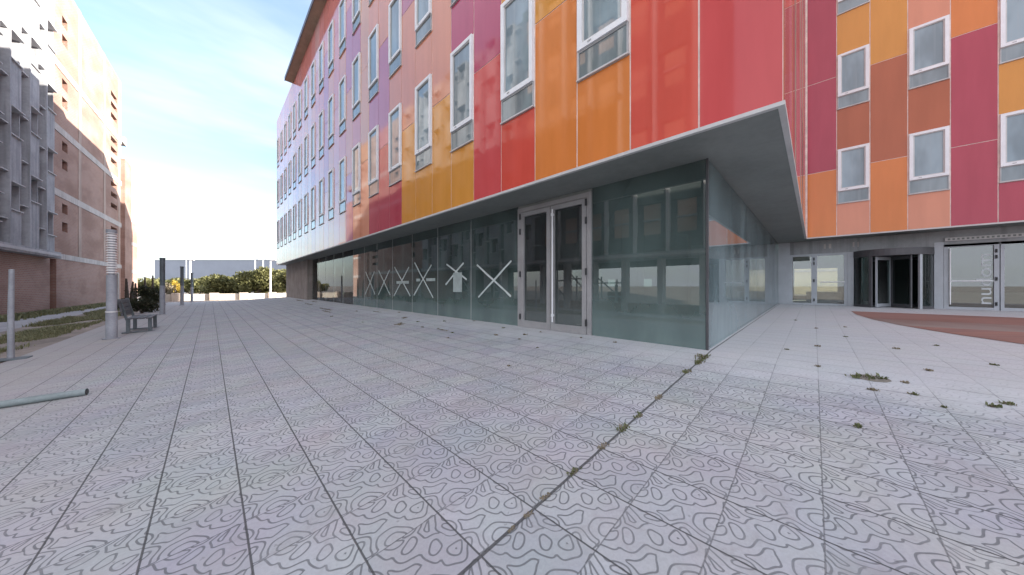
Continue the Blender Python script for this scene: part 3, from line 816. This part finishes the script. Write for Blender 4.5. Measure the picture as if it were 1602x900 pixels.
# open ground floor of the near part: posts, rails, low brick wall
mb = MB()
for i in range(11): lbox(mb, 4.2 + 2.2 * i, 4.5 + 2.2 * i, GZ, SL - .05, -.5, .1, mt['ledge'])
rg = random.Random(4)
for i in range(11):                                             # uneven site railings between the posts, some missing
    a = 4.5 + 2.2 * i; e = a + 1.9
    if rg.random() < .25: continue
    zt = 1.25 + rg.uniform(-.15, .35); zb = .45 + rg.uniform(-.2, .2); c = a + rg.uniform(.5, 1.9)
    lbox(mb, a, e, zt, zt + .09, -.2, -.1, mt['ledge']); lbox(mb, a, min(e, c), zb, zb + .08, -.24, -.14, mt['ledge'])
    for _ in range(rg.randint(1, 4)):
        q = rg.uniform(a, e); lbox(mb, q, q + .07, -.1, zt + rg.uniform(-.2, .7), -.3, -.22, mt['ledge'])
    if rg.random() < .5: mb.bar((lx(a) - .4, a, 0), (lx(e) - .4, e, zt + .4), .07, .07, mt['ledge'])
    if rg.random() < .5: lbox(mb, a + .2, a + rg.uniform(.7, 1.5), -.1, rg.uniform(.2, .7), -1.6, -.9, mt['brickpale'])
lbox(mb, 4, 26.9, GZ, -.1, -.55, -.25, mt['brick'])
mb.build('ground_floor_frame', LB)
# stair block and lower block at the far end
mb = MB(); lbox(mb, YB, 50.7, GZ, 13.6, -5, .25, mt['brick']); mb.build('stair_block', LB)
mb = MB(); lbox(mb, 50.7, 54.2, GZ, 7.9, -5, .1, mt['brick']); lbox(mb, 50.68, 54.23, 5.4, 5.7, -4.9, .13, mt['band']); lbox(mb, 50.68, 54.23, 2.4, 2.75, -4.9, .13, mt['band']); mb.build('low_block', LB)
mb = MB(); lbox(mb, YB, 51.9, 15.9, 16.12, -2.5, -.3, mt['concrete']); lbox(mb, 51.2, 51.9, 15.88, 16.7, -2.5, -.28, mt['concrete']); mb.build('roof_ledge', LB)
mb = MB(); lbox(mb, 46.22, 47.25, GZ, 2.2, -.5, -.25, mt['greendoor']); dr = mb.build('door', LB)
ROOT[dr.name] = ROOT[LB.name]
mb = MB(); lbox(mb, 46.2, 46.35, GZ, 2.3, -.25, .05, mt['band']); lbox(mb, 47.1, 47.3, GZ, 2.3, -.25, .05, mt['band']); lbox(mb, 46.35, 47.1, 2.2, 2.3, -.25, .05, mt['band']); lbox(mb, 46.2, 47.3, 2.3, SL, -.3, .0, mt['brick']); mb.build('door_frame', dr)

# ------------------------------------------------------------------ lamp columns at ten-metre spacing
def lamp_column(loc, label, top):
    x, y = loc; g = gz(x, y)
    t = thing('lamp_column', label, 'lamp column', (x, y, g), 'lamp columns along the plaza edge')
    mb = MB(); mb.tube([(x, y, g - .02), (x, y, g + .75), (x, y, g + .751), (x, y, g + 1.8)], [.108, .108, .098, .098], mt['lampgrey'], 20); mb.build('shaft', t)
    mb = MB(); mb.tube([(x, y, g), (x, y, g + .03)], .17, mt['lampgrey'], 20); mb.build('base_plate', t)
    mb = MB(); mb.tube([(x, y, g + .74), (x, y, g + .78)], .113, mt['louvre'], 20); mb.build('collar', t)
    mb = MB(); mb.tube([(x, y, g + 1.8), (x, y, g + top - .08)], .06, mt['lampgrey' ], 14)
    n = 17
    for i in range(n):
        z = g + 1.84 + (top - 1.95) * i / (n - 1)
        mb.tube([(x, y, z), (x, y, z + .04)], [.1, .085], mt['louvre'], 20)
    mb.build('louvre_head', t)
    mb = MB(); mb.tube([(x, y, g + top - .09), (x, y, g + top)], .102, mt['lampgrey'], 20); mb.build('cap', t)
    return t
l0 = lamp_column((-1.96, 14.0), 'nearest lamp column with grey shaft and white louvred head, beside the bench', 3.07)
# the ones further off get heads painted dark, as silhouettes: one more build, then copies
def silhouette_column(loc, label):
    x, y = loc; g = gz(x, y)
    t = thing('lamp_column', label, 'lamp column', (x, y, g), 'lamp columns along the plaza edge')
    mb = MB(); mb.tube([(x, y, g - .02), (x, y, g + 1.5)], .10, mt['lampgrey'], 18); mb.build('shaft', t)
    mb = MB(); mb.tube([(x, y, g), (x, y, g + .03)], .16, mt['lampgrey'], 18); mb.build('base_plate', t)
    mb = MB(); mb.tube([(x, y, g + 1.5), (x, y, g + 2.85)], .095, mt['lampdark'], 18)
    for i in range(14): mb.tube([(x, y, g + 1.55 + .09 * i), (x, y, g + 1.59 + .09 * i)], [.108, .095], mt['lampdark'], 18)
    mb.build('louvre_head', t)
    mb = MB(); mb.tube([(x, y, g + 2.85), (x, y, g + 2.95)], .11, mt['lampdark'], 18); mb.build('cap', t)
    return t
l1 = silhouette_column((-1.75, 24.0), 'second lamp column from the camera, head painted dark as in silhouette, rising in front of the warehouse corner')
duptree(l1, (-1.5, 34, gz(-1.5, 34)), 'third lamp column from the camera, beside the yellow shrub', 'lamp columns along the plaza edge')
duptree(l1, (-1.28, 44, gz(-1.28, 44)), 'farthest lamp column, small and thin before the low wall', 'lamp columns along the plaza edge')
# slender weathered post at the verge
x, y = -2.95, 11.9; g = gz(x, y)
t = thing('thin_post', 'slender pale weathered post on a flat base plate at the verge', 'post', (x, y, g))
mb = MB(); mb.tube([(x, y, g), (x, y, g + 1.0), (x + .01, y, g + 1.9)], [.045, .04, .035], mt['lampgrey'], 10); mb.build('pole', t)
mb = MB(); mb.box(x - .22, x + .22, y - .16, y + .16, g, g + .035, mt['lampdark']); mb.build('base_plate', t, .01)

# bench beside the first lamp
x, y = -1.62, 15.7; g = gz(x, y)
t = thing('street_bench', 'dark weathered slatted bench standing behind the nearest lamp column', 'bench', (x, y, g))
mb = MB()
for i in range(4): mb.box(x - .2 + .13 * i, x - .09 + .13 * i, y - .8, y + .8, g + .43, g + .47, mt['bench'])
mb.build('seat', t, .006)
mb = MB()
for i in range(4): mb.hexa([(x - .29 - .02 * i, y - .8, g + .54 + .13 * i), (x - .25 - .02 * i, y - .8, g + .54 + .13 * i), (x - .25 - .02 * i, y + .8, g + .54 + .13 * i), (x - .29 - .02 * i, y + .8, g + .54 + .13 * i),
                            (x - .305 - .02 * i, y - .8, g + .65 + .13 * i), (x - .265 - .02 * i, y - .8, g + .65 + .13 * i), (x - .265 - .02 * i, y + .8, g + .65 + .13 * i), (x - .305 - .02 * i, y + .8, g + .65 + .13 * i)], mt['bench'])
mb.build('backrest', t)
for s in (-.62, .62):
    mb = MB(); mb.box(x - .22, x - .14, y + s - .04, y + s + .04, g, g + .43, mt['lampdark']); mb.box(x + .22, x + .3, y + s - .04, y + s + .04, g, g + .43, mt['lampdark'])
    mb.bar((x - .2, y + s, g + .4), (x - .36, y + s, g + 1.06), .06, .05, mt['lampdark'], (0, 1, 0)); mb.box(x - .3, x + .36, y + s - .05, y + s + .05, g, g + .03, mt['lampdark']); mb.build('leg', t)

# pipe lying on the ground
mb = MB(); pa = Vector((-1.14, 6.74, gz(-1.14, 6.7) + .045)); pb = Vector((-3.3, 7.24, gz(-3.3, 7.2) + .045))
mb.tube([pa, pa.lerp(pb, .33) + Vector((.0, .015, .004)), pa.lerp(pb, .66) + Vector((0, -.01, .006)), pb], .042, mt['pipe'], 14, cap=False)
mb.tube([pa + Vector((.002, 0, 0)), pa + Vector((-.01, .002, 0))], .03, mt['gasket'], 12)
tag(mb.build('pipe'), 'grey green pipe lying on the tiles at the left edge', 'pipe')

# ------------------------------------------------------------------ plants
def blades(mb, x, y, z, n, h, spread, mat, rnd, wide=.012):
    for _ in range(n):
        a = rnd.uniform(0, 6.283); r = spread * rnd.random() ** .7
        bx, by = x + r * math.cos(a), y + r * math.sin(a)
        hh = h * rnd.uniform(.4, 1.15); ln = rnd.uniform(.15, .9) * hh; a2 = a + rnd.uniform(-1, 1)
        w = wide * rnd.uniform(.6, 1.4); px, py = -math.sin(a2) * w, math.cos(a2) * w
        dx, dy = math.cos(a2) * ln, math.sin(a2) * ln
        mb.add([(bx - px, by - py, z), (bx + px, by + py, z), (bx + px * .8 + dx * .4, by + py * .8 + dy * .4, z + hh * .65), (bx - px * .8 + dx * .4, by - py * .8 + dy * .4, z + hh * .65),
                (bx + dx, by + dy, z + hh * .9)], [(0, 1, 2, 3), (3, 2, 4)], mat)
def weed(px, py, size, label, group, dry=False, flat=1., stretch=None):
    if group in ('weeds in the entrance yard', 'weeds along the glass front') and size < .3:      # they root in the joints
        jx_ = (TX + TILE * round((px * H - TX) / TILE)) / H; jy_ = (TY + TILE * round((py * H - TY) / TILE)) / H
        if abs(jx_ - px) < abs(jy_ - py): px = jx_
        else: py = jy_
    mb = MB(); rnd = random.Random(int(px * 977 + py * 131)); z = gz(px, py) + .001
    m_ = mt['dryweed'] if dry else mt['weed']
    size *= .58; n = int(10 + size * 130)
    if stretch:
        for i in range(5):
            q = (i - 2) / 2; blades(mb, px + stretch[0] * q, py + stretch[1] * q, z, n // 3, size * .6 * flat, size * .45, m_, rnd, .006 + size * .03)
    else: blades(mb, px, py, z, n, size * .75 * flat, size * .55, m_, rnd, .006 + size * .03)
    k = 11; a0 = rnd.uniform(0, 6); sx_, sy_ = ((abs(stretch[0]) if stretch else 0), (abs(stretch[1]) if stretch else 0))
    ring = [(px + math.cos(a0 + 6.283 * i / k) * (size * .35 + sx_ * .8) * rnd.uniform(.7, 1.2), py + math.sin(a0 + 6.283 * i / k) * (size * .35 + sy_ * .8) * rnd.uniform(.7, 1.2)) for i in range(k)]
    mb.add([(px, py, z + size * .06)] + [(x_, y_, gz(x_, y_) + .0035) for x_, y_ in ring], [(0, 1 + i, 1 + (i + 1) % k) for i in range(k)], mt['dirt'], True)
    if not dry: blades(mb, px, py, z, n // 3, size * .6 * flat, size * .6, mt['dryweed'], rnd, .008)
    tag(mb.build('weed_tuft'), label, 'weed', group)

gj = 'weeds in the wide joint'
LJ = 'green weed tuft sprouting from the wide paving joint that runs to the glass corner'
for xx, s, dry in ((5.02, .26, 0), (4.75, .2, 0), (4.25, .14, 0), (3.25, .11, 1), (2.75, .10, 0), (2.45, .13, 0), (2.1, .09, 1), (1.72, .085, 0), (1.42, .06, 1), (1.25, .05, 1), (1.12, .04, 1)):
    weed(xx, 1.13 + .01 * math.sin(xx * 9), s, LJ, gj, dry, .6, (s * .5, 0))
gy = 'weeds in the entrance yard'
LY = 'small weed tuft between the plain pale tiles in front of the wing'
weed(5.19, -.43, .36, 'largest weed clump, low and wide, on the pale tiles right of the glass corner', gy, 0, .35, (.07, -.09))
for (xx, yy, s) in ((4.74, -.46, .13), (4.72, -.68, .1), (5.39, -.08, .1), (7.0, -.02, .13), (5.3, -.68, .09), (6.0, -.95, .1), (4.75, -1.1, .12), (4.95, -1.27, .12), (4.2, -1.15, .09), (4.55, -.93, .07), (8.5, -.25, .1), (9.6, .1, .1), (11.2, .3, .1), (6.4, .3, .09), (7.6, -.9, .12), (5.9, -1.7, .13), (5.2, -2.0, .1), (6.9, -1.5, .1), (3.9, -1.6, .08), (8.2, -1.4, .1), (10.3, -.5, .1)):
    weed(xx, yy, s, LY, gy, R.random() < .5, .55)
weed(3.58, -.25, .085, 'lone weed tuft in a tile joint nearest to the camera on the right', gy, 0, .9)
weed(3.07, 3.12, .10, 'lone dry weed tuft in the tiles in front of the double door', None, 1, .6)
gb = 'weeds along the glass front'
LG = 'low dry weed growing in the paving along the foot of the long glass front'
rr_ = random.Random(3)
for (xx, yy, s, st) in ((4.6, 26.5, .35, (0, 1.0)), (4.9, 23.6, .3, (0, .5)), (4.2, 21.5, .3, (0, .8)), (3.9, 16.5, .3, (0, .9)), (3.7, 15.2, .25, (0, .6)), (5.1, 11.4, .18, None), (3.9, 8.6, .24, (.12, .2)), (4.5, 8.4, .16, None),
                        (4.0, 7.4, .14, None), (4.1, 6.5, .16, (0, .2)), (4.2, 6.0, .12, None), (4.5, 4.9, .16, None), (5.1, 5.35, .14, None), (4.7, 4.4, .16, None), (4.4, 4.2, .1, None), (5.35, 3.25, .12, None), (5.3, 2.55, .1, None), (5.45, 9.9, .14, None), (5.4, 7.1, .12, None), (3.4, 10.2, .1, None), (4.9, 7.8, .15, None), (3.6, 5.6, .1, None), (4.8, 12.6, .2, (0, .3)), (4.4, 13.8, .18, None), (3.3, 12.9, .15, None), (5.2, 4.3, .1, None), (4.1, 3.5, .08, None), (4.6, 9.6, .2, (.1, .15))):
    weed(xx, yy, s, LG, gb, rr_.random() < .65, .45, st)

# verge grass (uncountable)
mb = MB(); rnd = random.Random(11)
for _ in range(11000):
    yy = rnd.uniform(9, 40); xx = rnd.uniform(-5.25, -3.35)
    d = mnoise.noise(Vector((xx * .9, yy * .35, 0)))
    if d < -.18: continue
    e = min(1, (xx + 5.3) / .3, (-3.25 - xx) / .35)
    if rnd.random() > e: continue
    blades(mb, xx, yy, gz(xx, yy) - .02, 4, .13 + .10 * max(0, d), .12, mt['grass'], rnd, .010)
for _ in range(2600):
    yy = rnd.uniform(14, 46); xx = lx(yy) + .1 + abs(rnd.gauss(0, .25))
    blades(mb, xx, yy, gz(xx, yy) - .02, 3, .3, .12, mt['grass'], rnd, .03)
tag(mb.build('grass', origin=(0, 0, 0)), 'rough green grass of the verge and along the brick wall', 'grass', None, 'stuff')
struct(grid('verge', [-5.25, -2.95], [-6, 0, 20, 35] + lin(36, 47, 11) + [60], -.02, mt['soil']), 'sandy verge beside the tiles', 'ground')

def bush(name, label, cat, x, y, w, d, h, mat, group=None, n=1500, leaf=.2, seed=1, trunk=True, z=None):
    rnd = random.Random(seed); g = gz(x, y) if z is None else z
    t = thing(name, label, cat, (x, y, g), group)
    if trunk:
        mb = MB()
        for _ in range(5):
            a = rnd.uniform(0, 6.28); q = rnd.uniform(.1, .3)
            mb.tube([(x, y, g - .05), (x + w * q * .5 * math.cos(a), y + d * q * .5 * math.sin(a), g + h * .35), (x + w * q * math.cos(a), y + d * q * math.sin(a), g + h * .7)], [.09 * h / 3, .06 * h / 3, .02], mt['bark'], 6)
        mb.build('trunk', t)
    mb = MB()
    lob = []
    for _ in range(13):
        a = rnd.uniform(0, 6.28); r = rnd.random() ** .5 * .62; zz = rnd.uniform(.22, .78)
        lob.append((x + w / 2 * r * math.cos(a), y + d / 2 * r * math.sin(a), g + h * zz, rnd.uniform(.22, .38)))
    for _ in range(n):
        lx_, ly_, lz_, lr = rnd.choice(lob)
        v = Vector((rnd.gauss(0, 1), rnd.gauss(0, 1), rnd.gauss(0, 1))).normalized() * (rnd.random() ** .3)
        c = Vector((lx_ + v.x * lr * w * .62, ly_ + v.y * lr * d * .62, lz_ + v.z * lr * h * .75))
        if c.z < g + .03: c.z = g + rnd.uniform(.03, .3) * h * .4
        a = Vector((rnd.gauss(0, 1), rnd.gauss(0, 1), rnd.gauss(0, 1))).normalized(); b = a.cross(Vector((rnd.gauss(0, 1), rnd.gauss(0, 1), rnd.gauss(0, 1)))).normalized()
        s = leaf * rnd.uniform(.5, 1.3)
        mb.add([c - a * s, c + b * s * .45, c + a * s, c - b * s * .45], [(0, 1, 2, 3)], mat)
    mb.build('foliage', t)
    return t

# the place given by view column and distance of the survey: column u, depth Z -> x, y
def at(px, Z):
    u = (px - 801) / 472.5; return (u * Z + Z) / SQ, (Z - u * Z) / SQ
gh = 'bushes behind the low wall'
specs = [(365, 56, 7.5, 3.6, 'olive bush filling the gap behind the two leftmost tall bushes'), (390, 57, 7.5, 4.6, 'olive bush filling the gap left of the tallest bush'),
         (415, 57, 7.5, 4.9, 'olive bush filling the gap right of the tallest bush'),
         (352, 50, 7.0, 3.7, 'olive bush below the warehouse middle, leftmost of the tall ones behind the low wall'),
         (378, 53, 7.0, 4.5, 'rounded olive bush behind the low wall, left of the white lamp posts'),
         (402, 50, 7.0, 5.3, 'tallest and broadest olive bush, in front of the two slim lamp posts'),
         (428, 52, 7.0, 5.0, 'olive bush behind the lit white lamp post'),
         (452, 49, 6.5, 4.2, 'olive bush partly hidden by the far end of the panelled building'),
         (334, 54, 6.0, 3.4, 'low dark bush behind the wall next to the farthest lamp column'),
         (317, 58, 6.0, 3.3, 'pale green low bush seen between the two far lamp columns'),
         (297, 62, 7.0, 3.3, 'pale green bush under the pair of slim lamp posts'),
         (255, 64, 9.0, 3.4, 'pale green bush under the left corner of the warehouse'),
         (225, 60, 7.0, 3.2, 'pale green bush beside the end of the brick building')]
for i, (px, Z, w, h, lab) in enumerate(specs):
    x, y = at(px, Z); bush('bush', lab, 'bush', x, y, w, w * .8, h, mt['bush'], gh, 3200, .26, 20 + i)
for i, px in enumerate((480, 505, 530, 555, 585)):
    x, y = at(px, 50); bush('bush', ['bush seen through the clear glass just past the concrete end wall', 'second bush seen through the clear glass', 'third bush seen through the clear glass', 'bush seen through the clear glass beside the dark partition', 'bush standing beyond the glazed end, behind the dark partition'][i], 'bush', x, y, 6, 5, 3.6, mt['bush'], 'bushes beyond the glazed end', 1500, .28, 50 + i)
x, y = at(274, 50); bush('yellow_shrub', 'bright yellow leaved shrub left of the third lamp column', 'shrub', x, y, 1.5, 1.5, 3.0, mt['yellow'], None, 900, .16, 5)
x, y = at(263, 48); bush('shrub', 'dark reddish brown shrub touching the yellow one', 'shrub', x, y, 1.6, 1.4, 2.3, mt['dryweed'], None, 700, .16, 6)
x, y = at(236, 23); bush('dark_shrub', 'dark wide shrub standing behind the bench and lamp columns', 'shrub', x, y, 2.2, 1.6, 1.75, mt['bush2'], None, 1700, .09, 7)
x, y = at(222, 17); bush('dark_shrub', 'low dark shrub directly behind the bench', 'shrub', x, y, 1.9, 1.2, .95, mt['bush2'], None, 1500, .07, 8)
x, y = at(205, 20); bush('dark_shrub', 'low green shrub at the left of the bench on the grass', 'shrub', x, y, 1.6, 1.0, .75, mt['bush2'], None, 1000, .07, 9)

def sapling(px, Z, h, lean, label, seed):
    rnd = random.Random(seed); x, y = at(px, Z); g = gz(x, y)
    t = thing('bare_sapling', label, 'sapling', (x, y, g), 'bare saplings beside the brick building')
    mb = MB(); top = Vector((x + lean, y - lean, g + h))
    mb.tube([(x, y, g - .05), (x + lean * .4, y - lean * .3, g + h * .5), top], [.13, .1, .05], mt['bark'], 8); mb.build('trunk', t)
    mb = MB(); base = Vector((x, y, g))
    for _ in range(9):
        q = rnd.uniform(.35, .95); p = base.lerp(top, q); a = rnd.uniform(0, 6.28); l = rnd.uniform(.25, .6) * (1.2 - q)
        mb.tube([p, p + Vector((math.cos(a) * l * .5, math.sin(a) * l * .5, l * .8))], [.04, .012], mt['bark'], 5)
    mb.build('branch', t)
sapling(199, 23, 2.2, -.05, 'bare dark sapling, leftmost of the row, in front of the green door', 1)
sapling(205, 25, 2.0, .12, 'bare dark sapling leaning right, second from the left of its row', 2)
sapling(212, 27, 1.9, 0, 'bare dark sapling below the end of the brick building', 3)
sapling(228, 29, 2.5, -.06, 'bare sapling rising above the dark wide shrub on its left', 4)
sapling(238, 30, 2.7, .05, 'bare sapling rising above the middle of the dark wide shrub', 5)

# ------------------------------------------------------------------ low wall with piers, lamp posts, warehouse
t = thing('low_wall', 'low pale sunlit wall with square piers at the end of the square', 'wall', (3.5, 50, -.62))
mb = MB(); mb.box(-4.5, 16, 50, 50.3, -.7, .1, mt['wallw']); mb.build('wall', t)
for xx in (-2.6, .35, 2.95, 5.75, 8.6, 11.5):
    mb = MB(); mb.box(xx - .42, xx + .42, 49.75, 50.5, -.7, .22, mt['pierc']); mb.build('pier', t, .03)
def lamp_post(px, Z, h, label, r=.09):
    x, y = at(px, Z); g = gz(x, y)
    t = thing('lamp_post', label, 'lamp post', (x, y, g), 'white lamp posts before the warehouse')
    mb = MB(); mb.tube([(x, y, g), (x, y, g + h)], [r * 1.15, r * .85], mt['pole'], 10); mb.build('pole', t)
    mb = MB(); mb.tube([(x, y, g + h - .05), (x + .25, y - .25, g + h + .08), (x + .62, y - .62, g + h + .1)], [r * .9, r * .8, r * .8], mt['pole'], 8); mb.build('lamp_head', t)
lamp_post(423, 46, 5.5, 'thickest white lamp post, standing at the low wall before the tall bush', .12)
lamp_post(291, 66, 7.3, 'slim white lamp post at the left of the close pair in front of the warehouse', .13)
lamp_post(297.5, 66, 7.3, 'white lamp post at the right of the close pair in front of the warehouse', .2)
lamp_post(399, 66, 7.4, 'slim white lamp post rising behind the tallest bush, left one', .12)
lamp_post(411.5, 66, 7.4, 'slim white lamp post rising behind the tallest bush, right one', .12)
t = thing('warehouse', 'long low blue grey warehouse with a flat roof in the distance', 'building', (*at(330, 80), -.62))
def quadbox(mb, pxa, pxb, Z, dep, z0, z1, mat):
    xa, ya = at(pxa, Z); xb, yb = at(pxb, Z); k = dep / SQ
    mb.hexa([(xa, ya, z0), (xb, yb, z0), (xb + k, yb + k, z0), (xa + k, ya + k, z0), (xa, ya, z1), (xb, yb, z1), (xb + k, yb + k, z1), (xa + k, ya + k, z1)], mat)
mb = MB(); quadbox(mb, 242, 520, 80, 25, -.7, 7.85, mt['ware']); mb.build('wall', t)
mb = MB(); quadbox(mb, 241.5, 520.5, 79.9, 25.2, 7.85, 7.97, mt['ware']); mb.build('roof_edge', t)
mb = MB(); quadbox(mb, 300, 340, 79.6, .3, 2.4, 2.75, mt['warelight']); quadbox(mb, 340, 420, 79.6, .3, 2.7, 3.0, mt['warelight']); mb.build('pale_strip', t)

mb = MB(); mb.box(44, 56, -8, 9, 0, 4.6, mt['beige']); bb = mb.build('beige_building')
tag(bb, 'plain beige building seen through the glass door left of the revolving door', 'building')
mb = MB(); mb.box(43.9, 44, -8, 9, 2.5, 2.7, mt['band']); mb.build('ledge', bb)
# ------------------------------------------------------------------ light, sky, camera
SUN_DIR = Vector((.843, -.538, 0)).normalized(); EL = rad(18)
sd = Vector((SUN_DIR.x * math.cos(EL), SUN_DIR.y * math.cos(EL), math.sin(EL)))
l = bpy.data.lights.new('sun', 'SUN'); l.energy = 4.2; l.angle = rad(.53); l.color = (1, .93, .82)
lo_ = bpy.data.objects.new('sun', l); COL.objects.link(lo_); lo_.location = (40, -30, 40)
lo_.rotation_euler = sd.to_track_quat('Z', 'Y').to_euler()

w = bpy.data.worlds.new('World'); sc.world = w; w.use_nodes = True
nt = w.node_tree; bg = nt.nodes['Background']
sky = N(nt, 'ShaderNodeTexSky', sky_type='NISHITA'); sky.sun_disc = False
sky.sun_elevation = EL; sky.sun_rotation = math.atan2(SUN_DIR.x, SUN_DIR.y)
sky.air_density = 1.0; sky.dust_density = .8; sky.ozone_density = 1.6
tc = N(nt, 'ShaderNodeTexCoord'); gen = tc.outputs['Generated']
sp = N(nt, 'ShaderNodeSeparateXYZ'); nt.links.new(gen, sp.inputs[0])
# thin streaky clouds on a flat layer overhead
den = M(nt, 'ADD', M(nt, 'MAXIMUM', sp.outputs[2], 0), .12)
cmb = N(nt, 'ShaderNodeCombineXYZ'); nt.links.new(M(nt, 'DIVIDE', sp.outputs[0], den), cmb.inputs[0]); nt.links.new(M(nt, 'DIVIDE', sp.outputs[1], den), cmb.inputs[1])
rot = N(nt, 'ShaderNodeMapping'); rot.inputs['Rotation'].default_value = (0, 0, rad(20)); rot.inputs['Scale'].default_value = (.5, 1.1, 1); rot.inputs['Location'].default_value = (.6, .2, 0)
nt.links.new(cmb.outputs[0], rot.inputs[0])
cl = noisef(nt, rot.outputs[0], .85, 6, .55)
cover = smooth(nt, cl, .42, .72, .03, .58)
col = mixc(nt, cover, sky.outputs[0], (3.0, 3.15, 3.3))
hz = smooth(nt, sp.outputs[2], .0, .16, .85, 0)
col = mixc(nt, hz, col, (2.35, 2.55, 2.75))
# a bank of white cloud added unseen behind the camera to brighten the shade
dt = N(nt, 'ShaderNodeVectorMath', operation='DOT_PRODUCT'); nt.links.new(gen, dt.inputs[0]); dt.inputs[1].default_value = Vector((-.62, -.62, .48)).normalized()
fill = M(nt, 'MULTIPLY', smooth(nt, dt.outputs['Value'], -.1, .55), smooth(nt, cl, .30, .62, .55, 1))
col = mixc(nt, fill, col, (3.65, 3.75, 4.2))
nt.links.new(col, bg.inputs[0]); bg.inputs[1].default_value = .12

cam = bpy.data.cameras.new('camera'); co = bpy.data.objects.new('camera', cam); COL.objects.link(co)
co.location = (0, 0, 1.0 * H); co.rotation_euler = (rad(90), 0, rad(-45))
cam.sensor_width = 36; cam.lens = 36 * 472.5 / 1602; cam.shift_y = -2 / 1602
cam.clip_start = .05; cam.clip_end = 6000
sc.camera = co
sc.view_settings.view_transform = 'Standard'; sc.view_settings.look = 'None'
sc.view_settings.exposure = 2.05; sc.view_settings.gamma = 1
sc.cycles.use_denoising = True
sc.cycles.max_bounces = 8; sc.cycles.transparent_max_bounces = 16
